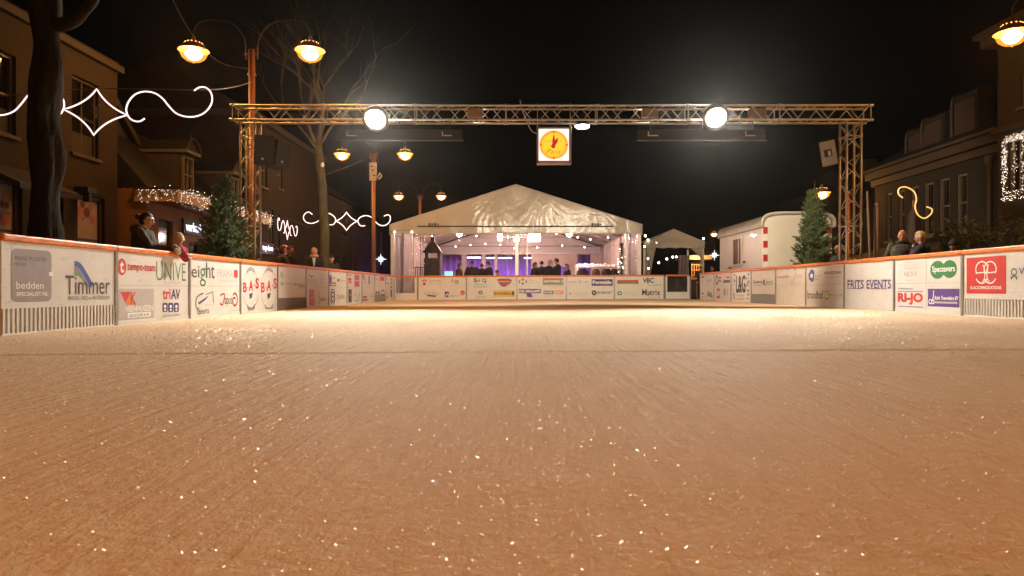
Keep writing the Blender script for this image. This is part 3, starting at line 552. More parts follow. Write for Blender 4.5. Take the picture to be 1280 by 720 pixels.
bq = MB(); bq.box((B_.u(869), YB+.5, .42), (.36, .06, .86), pm('black_gate', (.02, .02, .02), .6, bump=.1)); bq.box((B_.u(869), YB+.46, .5), (.2, .02, .5), pm('black_gate2', (.03, .03, .03), .4)); bq.build('panel', t, bevel=.01)
bq = MB(); bq.box((B_.u(868.5), YB+.48, .90), (.4, .09, .07), ORANGE); bq.build('cap_rail', t, bevel=.015)
# ------------------------------------------------------------------ truss gate over the rink
TY = 14.3
TRM = pm('truss_aluminium', (.62, .60, .58), .46, .85, var=.15, vs=8)
BLK = pm('black_plastic', (.022, .021, .02), .55, var=.3, vs=20, bump=.1)
BLK2 = pm('black_metal', (.03, .028, .026), .42, .3, var=.3)
def truss_mesh(a, b, s, m, up=Vector((0, 0, 1))):
    """box truss from a to b, square section s"""
    a, b = Vector(a), Vector(b); d = (b-a); Ln = d.length; d.normalize(); e1 = d.cross(Vector((0, 1, 0)) if abs(d.y) < .9 else up).normalized(); e2 = d.cross(e1)
    g = MB(); h = s/2
    cs = [e1*h*i+e2*h*j for i, j in ((1, 1), (1, -1), (-1, -1), (-1, 1))]
    for c in cs: g.tube([a+c, b+c], .024, m, 10)
    n = max(2, int(round(Ln/(s*1.05)))); st = Ln/n
    for f in range(4):
        p, q = cs[f], cs[(f+1) % 4]
        for k in range(n):
            s0 = a+d*(k*st+.03); s1 = a+d*((k+1)*st-.03)
            if (k+f) % 2 == 0: g.tube([s0+p, s1+q], .0095, m, 6)
            else: g.tube([s0+q, s1+p], .0095, m, 6)
        for k in range(0, n+1, 6): g.tube([a+d*min(k*st, Ln)+p, a+d*min(k*st, Ln)+q], .011, m, 6)
    for k in range(0, n+1, 6):
        for c in cs: g.tube([a+d*(k*st-.05)+c, a+d*(k*st+.05)+c], .031, m, 10)
    return g
tl = P(294, 143, TY); tr = P(1084, 143, TY); zt = tl.z; cxl = P(313, 0, TY).x; cxr = P(1063, 0, TY).x
truss = newthing('lighting_truss', 'long aluminium box truss spanning the rink on two columns', 'truss', (0, TY, GZ))
truss_mesh((tl.x, TY, zt), (tr.x, TY, zt), .30, TRM).build('beam', truss)
for x in (cxl, cxr):
    c = truss_mesh((x, TY, GZ+.03), (x, TY, zt-.17), .30, TRM); c.box((x, TY, GZ+.015), (.7, .7, .03), BLK2); c.build('column', truss)
zb_ = zt-.175
# floodlights
FLOOD = em('flood_glass', (1., .89, .755), 4250)
FSH = pm('flood_shell', (.16, .155, .15), .4, .6)
def axis_mat(loc, d):
    d = Vector(d).normalized(); return Matrix.Translation(Vector(loc)) @ d.to_track_quat('Z', 'Y').to_matrix().to_4x4()
def flood(px, py, label):
    p = P(px, py, TY-.28)
    t = newthing('floodlight', label, 'floodlight', (p.x, p.y, p.z), 0, 'floodlights on the truss beam')
    M = axis_mat(p, (0, -.785, -.62))
    b = MB(); b.lathe([(.09, -.30), (.15, -.26), (.20, -.12), (.262, -.02), (.275, .08), (.205, .08), (.19, .0), (.16, -.09), (.0, -.12)], FSH, 28, M); b.lathe([(.203, .078), (.188, .0), (.157, -.088), (.0, -.115)], pm('flood_reflector', (.03, .028, .026), .6), 28, M); b.build('housing', t)
    l = MB(); l.lathe([(.0, -.04), (.125, -.04), (.125, -.05), (0., -.05)], FLOOD, 28, M); l.build('lamp_glass', t)
    k = MB()
    for s in (-1, 1): k.tube([p+Vector((s*.28, 0, 0)), p+Vector((s*.29, .06, .10)), p+Vector((s*.12, .26, .16))], .014, BLK2, 6)
    k.build('bracket', t)
flood(470, 147, 'blazing round floodlight on left half of truss beam'); flood(894, 145, 'blazing round floodlight on right half of truss beam')
# dark strip lights hung below the floods
ST = pm('strip_glass', (.008, .0075, .007), .6, var=.3, vs=3)
def strip_panel(x0, x1, label):
    a, b = P(x0, 176, TY-.1), P(x1, 176, TY-.1); zt_ = P(x0, 163.5, TY).z; xm = (a.x+b.x)/2
    t = newthing('hanging_banner', label, 'banner', (xm, TY, zt_), 0, 'dark banners hung under the truss')
    m = MB(); m.box((xm, TY-.1, (zt_+a.z)/2), (b.x-a.x, .035, zt_-a.z), ST); m.build('panel', t, bevel=.006)
    m = MB(); m.tube([(a.x-.02, TY-.125, a.z), (b.x+.02, TY-.125, a.z)], .014, pm('dull_bar', (.14, .13, .12), .7), 8); m.build('lower_bar', t)
    m = MB()
    for s in (.12, .88):
        x = a.x+(b.x-a.x)*s; m.box((x, TY-.125, (zt_*.45+a.z*.55)), (.20, .015, .02), TRM); m.box((x-.1, TY-.125, zt_*.6+a.z*.4), (.02, .015, .10), TRM)
    m.build('clip', t)
    m = MB()
    for s in (.1, .5, .9): x = a.x+(b.x-a.x)*s; m.tube([(x, TY-.1, zt_-.01), (x, TY-.1, zt-.16)], .010, BLK2, 6)
    m.build('hanger', t)
strip_panel(421, 578, 'long dark hanging panel with pale lower bar beneath left floodlight'); strip_panel(797, 957, 'long dark hanging panel with pale lower bar beneath right floodlight')
# boxes inside the truss, with rear-facing beams added to brighten tent and trailer
for px, lab, pw_, ang, tg_ in ((594, 'boxy spotlight in truss beam left of clock, its beam added for the tent', 2150, 100, (-3.2, 29.5, 1.9)), (812, 'boxy spotlight in truss beam between clock and right floodlight, its beam added for the tent', 1750, 92, (3.4, 29.5, 2.2)), (946, 'boxy spotlight in truss beam right of right floodlight, its beam added for the trailer', 1150, 108, (8.0, 21, 1.2))):
    p = P(px, 142, TY); t = newthing('spotlight', lab, 'spotlight', p, 0, 'boxy spotlights inside the truss')
    m = MB(); m.box(p, (.33, .2, .2), pm('spot_shell', (.30, .24, .17), .45, .5)); m.build('housing', t, bevel=.015)
    m = MB(); m.box(p+Vector((0, .104, 0)), (.28, .004, .15), em('spot_glass', (1, .8, .58), 30, False)); m.build('lamp_glass', t)
    m = MB(); m.box(p+Vector((0, 0, -.115)), (.06, .06, .03), BLK2); m.build('clamp', t)
    ld = bpy.data.lights.new('added_beam', 'SPOT'); ld.energy = pw_; ld.color = (1, .80, .58); ld.spot_size = R_(ang); ld.spot_blend = .5; ld.shadow_soft_size = .09
    lo = bpy.data.objects.new('added_beam', ld); COL.objects.link(lo); lo.location = p+Vector((0, .2, 0)) - t.location; lo.parent = t
    tgt = Vector(tg_); lo.rotation_euler = (tgt-p).to_track_quat('-Z', 'Y').to_euler()
# small round downlight
p = P(728, 157, TY-.1); t = newthing('downlight', 'small bright oval downlight under truss beside the clock', 'downlight', p)
m = MB(); m.lathe([(0, .05), (.13, .045), (.16, .0), (.15, -.01)], FSH, 20, Matrix.Translation(p)); m.tube([p+Vector((0, 0, .04)), p+Vector((0, .06, .16))], .015, BLK2, 6); m.build('housing', t)
m = MB(); m.ball(p+Vector((0, 0, -.012)), (.15, .15, .05), em('downlight_glass', (1, .93, .8), 60), 20, 8); m.build('lamp_glass', t)
# truss cable
m = MB(); m.tube(smooth_path([P(294+8*k, 133+1.5*math.sin(k*1.7)+.8*math.sin(k*.6), TY-.02) for k in range(0, 99)], 3), .012, BLK, 6)
tag(m.build('power_cable'), 'black power cable lying along the top of the truss beam', 'cable')
m = MB(); m.tube(smooth_path([P(650, 125, TY-.17), P(653, 138, TY-.2), P(658, 150, TY-.2), P(664, 163, TY-.2), P(671, 167, TY-.2)], 5), .011, pm('pale_cable', (.5, .45, .4), .5), 6)
tag(m.build('clock_cable'), 'pale cable looping from truss down to the clock', 'cable')
# clock
c0, c1 = P(671, 205, TY-.2), P(714, 160, TY-.2); cx, cz = (c0.x+c1.x)/2, (c0.z+c1.z)/2; hw = (c1.x-c0.x)/2; hh = (c1.z-c0.z)/2
t = newthing('clock', 'square lightbox clock with yellow dial hanging below the truss', 'clock', (cx, TY-.1, c0.z))
cs_ = pm('clock_case', (.32, .26, .24), .4, .6)
m = MB(); y0, y1 = TY-.3, TY-.05
for a, b, c, d in ((cx-hw, cx-hw+.035, c0.z, c1.z), (cx+hw-.05, cx+hw, c0.z, c1.z), (cx-hw, cx+hw, c0.z, c0.z+.05), (cx-hw, cx+hw, c1.z-.035, c1.z)):
    m.box(((a+b)/2, (y0+y1)/2, (c+d)/2), (b-a-.004*(d-c > .2), y1-y0, d-c), cs_)
m.box((cx, y1-.01, cz), (2*hw-.05, .02, 2*hh-.05), cs_); m.build('case', t, bevel=.006)
fy = y0+.035
m = MB(); m.box((cx-.008, fy, cz+.008), (2*hw-.09, .01, 2*hh-.09), em('clock_white', (1., .93, .9), 1.05, False)); m.build('light_panel', t)
rd = hw*.83; Cc = (cx-.008, cz+.008)
def disc(mb, r, y, mt, n=48): mb.poly([(Cc[0]+r*math.cos(2*PI*k/n), y, Cc[1]+r*math.sin(2*PI*k/n)) for k in range(n)], mt)
def dial_material():
    mm, nt, b = nodes('clock_dial'); L = nt.links.new; N = nt.nodes.new
    tc = N('ShaderNodeTexCoord'); vm = N('ShaderNodeVectorMath'); vm.operation = 'DISTANCE'; vm.inputs[1].default_value = (Cc[0]-cx, 0, Cc[1]-c0.z)
    sp = N('ShaderNodeSeparateXYZ'); cb = N('ShaderNodeCombineXYZ'); L(tc.outputs['Object'], sp.inputs[0]); L(sp.outputs['X'], cb.inputs['X']); L(sp.outputs['Z'], cb.inputs['Z']); L(cb.outputs[0], vm.inputs[0])
    r = N('ShaderNodeValToRGB'); e = r.color_ramp.elements; e[0].position = rd*.72; e[0].color = (.82, .62, .04, 1); e[1].position = rd*1.0; e[1].color = (.85, .22, .03, 1)
    L(vm.outputs['Value'], r.inputs['Fac']); L(r.outputs['Color'], b.inputs['Emission Color']); b.inputs['Emission Strength'].default_value = .95; b.inputs['Base Color'].default_value = (.6, .4, .05, 1); mm.cycles.emission_sampling = 'NONE'
    return mm
m = MB(); disc(m, rd, fy-.007, dial_material()); m.build('dial', t)
CR_ = em('clock_red', (.5, .02, .015), .8, False, (.4, .02, .02)); m = MB()
for a in (0, 90, 180, 270):
    u = Vector((math.sin(R_(a)), 0, math.cos(R_(a)))); q = Vector((u.z, 0, -u.x)); o_ = Vector((Cc[0], fy-.011, Cc[1]))
    m.poly([o_+u*rd*.84+q*.014, o_+u*rd*.99+q*.014, o_+u*rd*.99-q*.014, o_+u*rd*.84-q*.014], CR_)
m.build('hour_mark', t)
for a, ln, wd in ((0, .72, .03), (32, .55, .036)):
    u = Vector((math.sin(R_(a)), 0, math.cos(R_(a)))); q = Vector((u.z, 0, -u.x)); o_ = Vector((Cc[0], fy-.016-a*.0001, Cc[1])); m = MB()
    m.prism([o_-u*.07+q*wd*.9, o_+u*.08+q*wd, o_+u*rd*ln+q*.006, o_+u*rd*ln-q*.006, o_+u*.08-q*wd, o_-u*.07-q*wd*.9], (0, -.004, 0), CR_); m.build('clock_hand', t)
m = MB(); disc(m, .035, fy-.024, CR_, 20)
for body, x0, z0, wd, h, b_, sh in (('COMPTOIR', -.62, .20, 1.2, .10, .0, 0), ('Paris', -.45, -.62, .95, .34, -.012, .45)):
    vs, fs = text_geo(body, b_); m.add([(Cc[0]+rd*(x0+wd*x+sh*h*(y-.5)), fy-.010, Cc[1]+rd*(z0+h*y)) for x, y in vs], fs, CR_ if body == 'Paris' else em('clock_brown', (.35, .12, .02), .6, False))
m.build('lettering', t)
m = MB()
for s in (-1, 1): m.tube([(cx+s*hw*.96, TY-.14, c1.z-.01), (cx+s*hw*.96, TY-.14, zt+.2)], .008, TRM, 6)
m.build('hanger', t)
# speakers
GRL = pm('speaker_grille', (.035, .033, .03), .6, var=.4, vs=60, bump=.3, bs=200)
def speaker(name, label, c, size, rz, tilt, m1, m2, port=True, bar=None):
    t = newthing(name, label, 'loudspeaker', c, 0, 'loudspeakers on the truss columns')
    rt = Euler((tilt[0], tilt[1], rz)).to_matrix(); c = Vector(c); w_, d_, h_ = size
    m = MB(); pl = [(-w_/2, -d_/2), (w_/2, -d_/2), (w_*.32, d_/2), (-w_*.32, d_/2)]
    m.prism([c+rt @ Vector((x, y, -h_/2)) for x, y in pl], rt @ Vector((0, 0, h_)), m1); m.build('cabinet', t, bevel=.012, fix=True)
    m = MB(); m.box(c+rt @ Vector((0, -d_/2-.006, 0)), (w_*.9, .012, h_*.92), m2, rt)
    m.build('grille', t, bevel=.004)
    m = MB(); m.box(c+rt @ Vector((-w_*.05, -d_/2-.016, -h_*.3 if m2 is GRL else 0)), (.05, .006, .04) if m2 is GRL else (w_*.5, .01, h_*.3), pm('badge', (.6, .6, .6), .4) if m2 is GRL else BLK, rt)
    if m2 is not GRL: m.box(c+rt @ Vector((w_*.02, -d_/2-.024, -h_*.02)), (w_*.15, .01, h_*.2), pm('badge', (.6, .6, .6), .4), rt)
    m.build('badge' if m2 is GRL else 'handle', t)
    m = MB(); m.tube([c+rt @ Vector((0, d_/2, 0)), Vector(bar)], .018, BLK2, 6); m.build('bracket', t)
p = P(332, 189, TY-.25); speaker('loudspeaker', 'black loudspeaker facing the rink on left truss column', p, (.40, .34, .60), R_(12), (R_(4), R_(4)), BLK, GRL, bar=(cxl+.13, TY-.1, p.z))
p = P(347, 194, TY-.02); speaker('loudspeaker', 'brown black loudspeaker turned away behind the front one on left truss column', p, (.38, .34, .55), R_(60), (0, R_(8)), pm('brown_cabinet', (.05, .032, .02), .5), GRL, bar=(cxl+.13, TY+.05, p.z))
p = P(1034, 192, TY-.15); speaker('loudspeaker', 'pale tilted loudspeaker hung beside right truss column', p, (.30, .3, .50), R_(-14), (R_(6), R_(-10)), pm('grey_cabinet', (.34, .32, .29), .5), pm('grey_front', (.36, .34, .31), .5, bump=.2, bs=120), bar=(cxr-.15, TY, p.z))

# ------------------------------------------------------------------ street lamps
POST = pm('lamp_post_paint', (.14, .055, .032), .45, .2, var=.25)
HOOD = pm('lamp_hood', (.34, .14, .05), .4, .4)
GLOBE = em('lamp_bulb', (1., .50, .15), 420)
GLOBE_N = em('lamp_bulb_strong', (1., .46, .10), 900)
def amber_glass():
    m, nt, b = nodes('amber_globe_glass'); nt.nodes.remove(b); out = [x for x in nt.nodes if x.type == 'OUTPUT_MATERIAL'][0]; N = nt.nodes.new; L = nt.links.new
    tr = N('ShaderNodeBsdfTransparent'); tr.inputs['Color'].default_value = (1, .86, .66, 1); e = N('ShaderNodeEmission'); e.inputs['Color'].default_value = (1, .34, .04, 1); e.inputs['Strength'].default_value = 2.4
    tc = N('ShaderNodeTexCoord'); n = N('ShaderNodeTexNoise'); n.inputs['Scale'].default_value = 9; L(tc.outputs['Object'], n.inputs['Vector'])
    rr = N('ShaderNodeMapRange'); rr.inputs['To Min'].default_value = .3; rr.inputs['To Max'].default_value = .5; L(n.outputs['Fac'], rr.inputs['Value'])
    mx = N('ShaderNodeMixShader'); L(rr.outputs[0], mx.inputs[0]); L(tr.outputs[0], mx.inputs[1]); L(e.outputs[0], mx.inputs[2]); L(mx.outputs[0], out.inputs['Surface'])
    m.cycles.emission_sampling = 'NONE'; return m
AMB = amber_glass()
GDOT = em('lamp_vent', (1., .45, .12), 6, False)  # glowing beads stand in for bulb light through the hood vents
def lamp_head(t, c, k=1., gl=None):
    M = Matrix.Translation(Vector(c)) @ Matrix.Scale(k, 4)
    m = MB(); m.lathe([(.30, .0), (.315, .012), (.30, .03), (.235, .04), (.205, .12), (.14, .18), (.05, .21), (.03, .30), (0, .30)], HOOD, 28, M)
    hd = m.build('hood', t)
    m = MB(); m.lathe([(.27, .005), (.262, -.06), (.225, -.14), (.15, -.20), (.06, -.23), (.012, -.235), (.012, -.26), (0, -.265)], AMB, 28, M); m.build('globe', hd)
    m = MB(); m.lathe([(0, -.02), (.13, -.02), (.165, -.05), (.16, -.09), (.11, -.15), (.05, -.18), (0, -.185)], gl or GLOBE, 20, M); m.build('bulb', hd)
    m = MB()
    for i in range(14): a = 2*PI*i/14; m.ball(M @ Vector((.172*math.cos(a), .172*math.sin(a), .155)), .011*k, GDOT, 6, 4)
    m.build('vent_glow', hd)
def lamp_post(x, y, h, label, sides=(-1, 1), reach=1.2, gl=None, k=1.):
    t = newthing('street_lamp', label, 'street lamp', (x, y, GZ), 0, 'globe street lamps')
    m = MB(); m.tube([(x, y, GZ), (x, y, GZ+.6), (x, y, GZ+.62), (x, y, h)], [.10, .10, .08, .07], POST, 14)
    for s in (-1, 1): m.tube([(x+s*.13, y, h-.22), (x+s*.13, y, h+.05)], .018, POST, 8); m.tube([(x+s*.13, y, h-.1), (x, y, h-.1)], .015, POST, 6)
    m.lathe([(.095, 0), (.095, .05), (.085, .05)], POST, 14, Matrix.Translation((x, y, h-.6)))
    m.build('post', t)
    for s in sides:
        m = MB(); m.tube(smooth_path([(x+s*.13, y, h+.03), (x+s*.2, y, h+.32), (x+s*.5, y, h+.62), (x+s*(reach-.25), y, h+.66), (x+s*(reach-.03), y, h+.5), (x+s*reach, y, h+.22)], 5), [.014]*26, BLK, 6); m.build('arm', t)
        lamp_head(t, (x+s*reach, y, h-.03), k, gl)
    return t
lamp_post(-6.13, 15.6, 5.93, 'tall twin globe lamp rising behind left truss column', reach=1.33, k=1.1)
t2 = lamp_post(-5.58, 26.0, 5.62, 'twin globe lamp with pale notice box on its post')
m = MB(); pz = P(467, 215, 26).z; m.box((-5.58, 25.9, pz), (.26, .06, .68), pm('notice_box', (.62, .42, .22), .5, var=.3, vs=9)); m.tube([P(472, 221, 25.9), P(475, 216, 25.9), P(477, 220, 25.9), P(474, 224, 25.9)], .03, pm('notice_box', (0, 0, 0)), 6, True)
for k, (a, b) in enumerate(((-.16, .05), (.05, .0), (.2, -.04))): m.box((-5.58+b, 25.866, pz+a), (.1, .004, .05), BLK)
m.build('notice_box', t2, bevel=.01)
lamp_post(-5.64, 38.5, 5.72, 'far twin globe lamp whose post ends behind the left slope of the tent roof')
lamp_post(-3.0, -4.6, 5.38, 'unseen twin globe lamp added behind the near end of the rink on the left', gl=GLOBE_N)  # unseen pair with stronger bulbs, added to warm the near ice
lamp_post(10.5, 12.9, 5.32, 'globe lamp at upper right in front of light-trimmed building')
lamp_post(4.2, -4.6, 5.38, 'unseen twin globe lamp added behind the near end of the rink on the right', gl=GLOBE_N)
lamp_post(11.57, 24, P(0, 240, 24).z, 'single globe lamp glowing just above the right fir tree', (-1,), .96)
lamp_post(17.6, 58, P(0, 292, 58).z, 'tiny far globe lamp between small tent and trailer', (-1,), 1.1)

# ------------------------------------------------------------------ overhead wires
WIRE = pm('wire', (.12, .09, .07), .6)
def wire(pts, label, r=.009):
    m = MB(); m.tube(smooth_path(pts, 6), r, WIRE, 5); tag(m.build('overhead_wire'), label, 'wire', 'overhead wires')
wire([P(212, -8, 13), P(232, 30, 13.2), P(255, 62, 13.5), P(280, 80, 13.9), P(312, 86, 14.1)], 'sagging wire from top edge of picture to the tall left lamp post')
wire([P(-20, 122, 11.05), P(120, 111, 11), P(265, 112, 11.2), P(313, 103, 14.1)], 'wire carrying the white scroll lights between left building and lamp post')
wire([P(398, 222, 21), P(425, 212, 23), P(456, 200, 26)], 'pale slack wire running down from the notice-box lamp post')

# ------------------------------------------------------------------ rope light ornaments
ROPE = em('rope_light_white', (1., .78, .79), 1.5, False); ROPEY = em('rope_light_yellow', (1., .55, .11), 1.0, False)
FRM = pm('ornament_frame', (.25, .2, .14), .5, .6)
def ornament(label, parts, Y, r, mat, extra=(), k=6):
    pts0 = [q for _, pp in parts for q in pp]; c = P(sum(q[0] for q in pts0)/len(pts0), sum(q[1] for q in pts0)/len(pts0), Y)
    t = newthing('light_ornament', label, 'light ornament', c, 0, 'rope light ornaments over the street')
    for kind, pp in parts:
        m = MB(); ps = [P(x, y, Y) for x, y in pp]
        if kind == 'star':
            full = []
            cc = sum(ps, Vector())/4
            for i in range(4):
                a, b = ps[i], ps[(i+1) % 4]; mid = (a+b)/2*.62+cc*.38
                full += [(a*(1-s)**2+mid*2*s*(1-s)+b*s*s) for s in [j/8 for j in range(8)]]
            m.tube(full, r, mat, 7, True); m.build('star_tube', t)
            m = MB()
            for a_ in (.5, .95): m.tube([cc+Vector(((-1 if a_ < .9 else 1)*(.16*math.cos(q)+.14)*abs(ps[0].x-ps[2].x), .02, math.sin(q)*.2*abs(ps[1].z-ps[3].z))) for q in [PI*.62+j*.15*PI/2 for j in range(9)]], r*.35, FRM, 5)
            m.build('frame', t)
        else:
            sp_ = smooth_path(ps, k); m.tube(sp_, r, mat, 7); m.build('scroll_tube', t)
    return t
cr = [(183, 533), (160, 546), (130, 542), (108, 522), (100, 490), (112, 455), (140, 425), (180, 412), (225, 418), (262, 442), (292, 478), (325, 510), (370, 525), (420, 522), (460, 500), (485, 460), (482, 420), (460, 395), (430, 393), (405, 408)]
s1 = [(x/3.6+130, y/3.6) for x, y in cr]; s0 = [(238-x, y-8+(x-119)*.05) for x, y in s1]
ornament('large white scroll and star rope light behind the thick left trunk', [('scroll', s0), ('star', [(79, 136.7), (121, 111), (159, 144), (117, 169)]), ('scroll', s1)], 11, .012, ROPE)
cv = lambda L_, k, ox, oy: [(x/k+ox, y/k+oy) for x, y in L_]
la = cv([(105, 555), (80, 540), (55, 555), (48, 580), (65, 605), (100, 613), (140, 600), (162, 572), (190, 552), (215, 550), (245, 570), (255, 595), (240, 620), (215, 622)], 5.143, 370, 160)
lb = cv([(445, 628), (415, 628), (398, 600), (412, 575), (450, 563), (485, 575), (510, 602), (540, 625), (575, 625), (603, 600), (605, 570), (590, 558), (565, 567)], 5.143, 370, 160)
st_ = cv([(255, 598), (325, 540), (395, 600), (325, 660)], 5.143, 370, 160)
ornament('smaller white scroll and star rope light beside the notice-box lamp post', [('scroll', la), ('star', st_), ('scroll', lb)], 27, .018, ROPE)
t = newthing('light_ornament', 'white scroll rope light seen edge-on above the red round sign', 'light ornament', P(360, 288, 25), 0, 'rope light ornaments over the street')
def edge_on(q):
    f = (q[0]-379)/111; px = 347+25*f; return P(px, 283+6*f+(q[1]-275)*(1.12-.2*f), F*8.57/(CX-px))
for nm, pp in (('scroll_tube', la), ('star_tube', st_), ('scroll_tube', lb)):
    m = MB(); pw = [edge_on(q) for q in pp]
    if nm == 'star_tube':
        cc = sum(pw, Vector())/4; full = []
        for i in range(4): a, b = pw[i], pw[(i+1) % 4]; mid = (a+b)/2*.62+cc*.38; full += [(a*(1-s)**2+mid*2*s*(1-s)+b*s*s) for s in [j/8 for j in range(8)]]
        m.tube(full, .014, ROPE, 6, True)
    else: m.tube(smooth_path(pw, 5), .014, ROPE, 6)
    m.build(nm, t)
m = MB(); m.tube([edge_on((375, 276))+Vector((-.4, 0, .25)), edge_on((435, 262)), edge_on((495, 276))+Vector((0, 1.5, .3))], .008, WIRE, 5); m.build('wire', t)
ly = cv([(152, 555), (135, 540), (138, 518), (165, 513), (195, 530), (205, 560), (200, 590), (210, 620), (235, 635), (260, 620), (266, 600), (245, 590)], 3.13, 1080, 70)
ornament('yellow S-shaped rope light on right above the bald man', [('scroll', ly)], 15.5, .0155, ROPEY)
# ------------------------------------------------------------------ white star lanterns and far festoons
STAR = em('star_lantern', (.85, .95, 1.), 1.5, False)
def star(px, py, Y, r, label):
    c = P(px, py, Y); t = MB(); vs = []
    for i in range(16):
        a = PI*i/8; q = r*(1 if i % 4 == 0 else (.6 if i % 4 == 2 else .28)); vs.append(c+Vector((math.sin(a)*q, 0, math.cos(a)*q)))
    vs += [c+Vector((0, -.1*r/.2, 0)), c+Vector((0, .1*r/.2, 0))]
    t.add(vs, [(i, (i+1) % 16, 16) for i in range(16)]+[((i+1) % 16, i, 17) for i in range(16)], STAR)
    t.tube([c+Vector((0, 0, r)), c+Vector((0, 0, r+.35))], .012, WIRE, 5)
    tag(t.build('star_lantern'), label, 'star lantern', 'white star lanterns')
star(476, 324, 30.5, .28, 'white star lantern in the dark left of the big tent'); star(893, 319, 40, .34, 'white star lantern in the dark left of the white trailer')
# ------------------------------------------------------------------ big tent
T0, T1 = 29.5, 44.5
TL, TR, TM = P(487, 0, T0).x, P(803, 0, T0).x, P(645, 0, T0).x
EZ, RZ, KZ = 2.85, 4.96, 3.22
VIN = vinyl('tent_vinyl', (.58, .55, .46), .22, .19, .9, .06, (1, 1, .4))
VIN2 = vinyl('tent_roof', (.78, .75, .70), .3, .4, 1.2, .08)
PIPE = pm('tent_pole', (.66, .62, .57), .35, .3, var=.12)
tent = newthing('big_tent', 'large white gabled marquee lit from inside at far end of rink', 'tent', (TM, T0, GZ))
def gablez(x):
    k = (x-TL)/(TM-TL) if x < TM else (TR-x)/(TR-TM); return KZ+(RZ-KZ)*max(0, min(1, k))
def gable(u, v):
    x = TL+(TR-TL)*u; z0 = EZ+.0; z = z0+(gablez(x)-z0)*v
    y = T0+.03*noise.noise(Vector((x*1.1, z*.6, 1)))
    for cx_, cz_ in ((P(611, 246, T0).x, P(0, 246, T0).z), (P(677, 246, T0).x, P(0, 246, T0).z), (P(745, 262, T0).x, P(0, 262, T0).z)):
        dx, dz = x-cx_, cz_-z
        if dz > 0:
            an = math.atan2(dx, dz+.05); rr_ = math.hypot(dx, dz); y += .014*(abs(math.sin(an*13+cx_+1.2*noise.noise(Vector((x*2, z*2, 4)))))-.5)*math.exp(-(rr_-.75)**2/.5)*math.exp(-(an/1.0)**2)
    return Vector((x, y, z))
m = MB(); m.grid(gable, 130, 40, VIN); m.build('gable', tent, solid=.008)
m = MB()
def valance(u, v):
    x = TL+(TR-TL)*u; return Vector((x, T0-.03-.012*math.sin(x*9+3*noise.noise(Vector((x, 0, 0))))*(1-v), EZ-.02+.02*v+.03*v))
m.grid(valance, 90, 3, VIN); m.build('valance', tent, solid=.006)
m = MB()
for xa, xb in ((TL, TM), (TM, TR)):
    m.grid(lambda u, v, xa=xa, xb=xb: Vector((xa+(xb-xa)*u, T0+(T1-T0)*v, gablez(xa+(xb-xa)*u)+.03-.10*math.sin(PI*((v*5) % 1))*math.sin(PI*u))), 20, 60, VIN2)
for xe in (TL, TR): m.grid(lambda u, v, xe=xe: Vector((xe+(-.01 if xe == TL else .01), T0+(T1-T0)*u, EZ-.05+(KZ+.03-EZ+.05)*v)), 20, 2, VIN2)
m.build('roof', tent, solid=.008)
m = MB()
za = P(0, 283, T0).z; m.box((P(644, 0, T0).x, T0-.045, za), (P(767, 0, T0).x-P(522, 0, T0).x, .03, .05), BLK); m.build('keder_rail', tent)
m = MB()
for px in (542, 746):
    c = P(px, 281, T0-.06)
    for k, r_ in enumerate((1, .7, 1, .5)): m.box((c.x-.18+.12*k, T0-.05, c.z+.02), (.09, .01, .12*r_), pm('tent_print', (.12, .1, .09), .6))
    m.box((c.x, T0-.05, c.z-.08), (.5, .01, .03), pm('tent_print', (0, 0, 0)))
m.build('maker_mark', tent)
def pole(px, Y=T0, w_=.11, z1=EZ, name='pole'):
    x = P(px, 0, Y).x; m = MB(); m.box((x, Y+.06, (z1+GZ)/2), (w_, w_, z1-GZ), PIPE); m.box((x, Y+.06, GZ+.02), (.26, .26, .03), PIPE); m.build(name, tent, bevel=.01)
for px, w_ in ((490.5, .15), (514, .10), (646, .15), (659, .06), (783, .09), (799, .17)): pole(px, T0, w_)
for k in range(1, 6):
    y = T0+(T1-T0)*k/5
    for x in (TL+.08, TR-.08):
        m = MB(); m.box((x, y, (KZ+GZ)/2), (.1, .1, KZ-GZ), PIPE); m.build('pole', tent, bevel=.01)
    m = MB(); m.tube([(TL+.08, y, KZ-.06), (TM, y, RZ-.06), (TR-.08, y, KZ-.06)], .06, PIPE, 8); m.tube([(TL+1.4, y, KZ+.38), (TR-1.4, y, KZ+.38)], .025, PIPE, 6); m.build('rafter', tent)
m = MB(); m.tube([(TL+.1, T0+.1, EZ+.02), (TL+1.7, T0+2.9, KZ+.35)], .03, BLK2, 6); m.tube([(TR-.1, T0+.1, EZ+.02), (TR-1.7, T0+2.9, KZ+.35)], .03, BLK2, 6); m.build('brace', tent)
PLN = film('tent_window_plastic', (.90, .89, .90), .42, 5.)
def curtain(px0, px1, Y, z0, z1, mt, name, folds, amp=.05, seed=0, nz_=30, par=None, grey=False):
    x0, x1 = P(px0, 0, Y).x, P(px1, 0, Y).x
    def fn(u, v):
        x = x0+(x1-x0)*u; z = z0+(z1-z0)*v
        return Vector((x, Y+amp*math.sin(u*folds*2*PI+1.5*noise.noise(Vector((x*2, z*.7, seed))))+.5*amp*noise.noise(Vector((x*5, z*1.4, seed+4))), z))
    m = MB(); m.grid(fn, max(24, int(folds*10)), nz_, mt); return m.build(name, par or tent)
curtain(493, 513, T0+.05, GZ, EZ, PLN, 'clear_curtain', 3, .07, 1); curtain(516, 531, T0+.5, GZ, EZ, PLN, 'clear_curtain', 3, .09, 2)
curtain(625, 644, T0+.05, GZ, EZ, PLN, 'clear_curtain', 4, .05, 3); curtain(648, 658, T0+.05, GZ, EZ, PLN, 'clear_curtain', 3, .05, 4); curtain(785, 797, T0+.05, GZ, EZ, PLN, 'clear_curtain', 3, .07, 5)
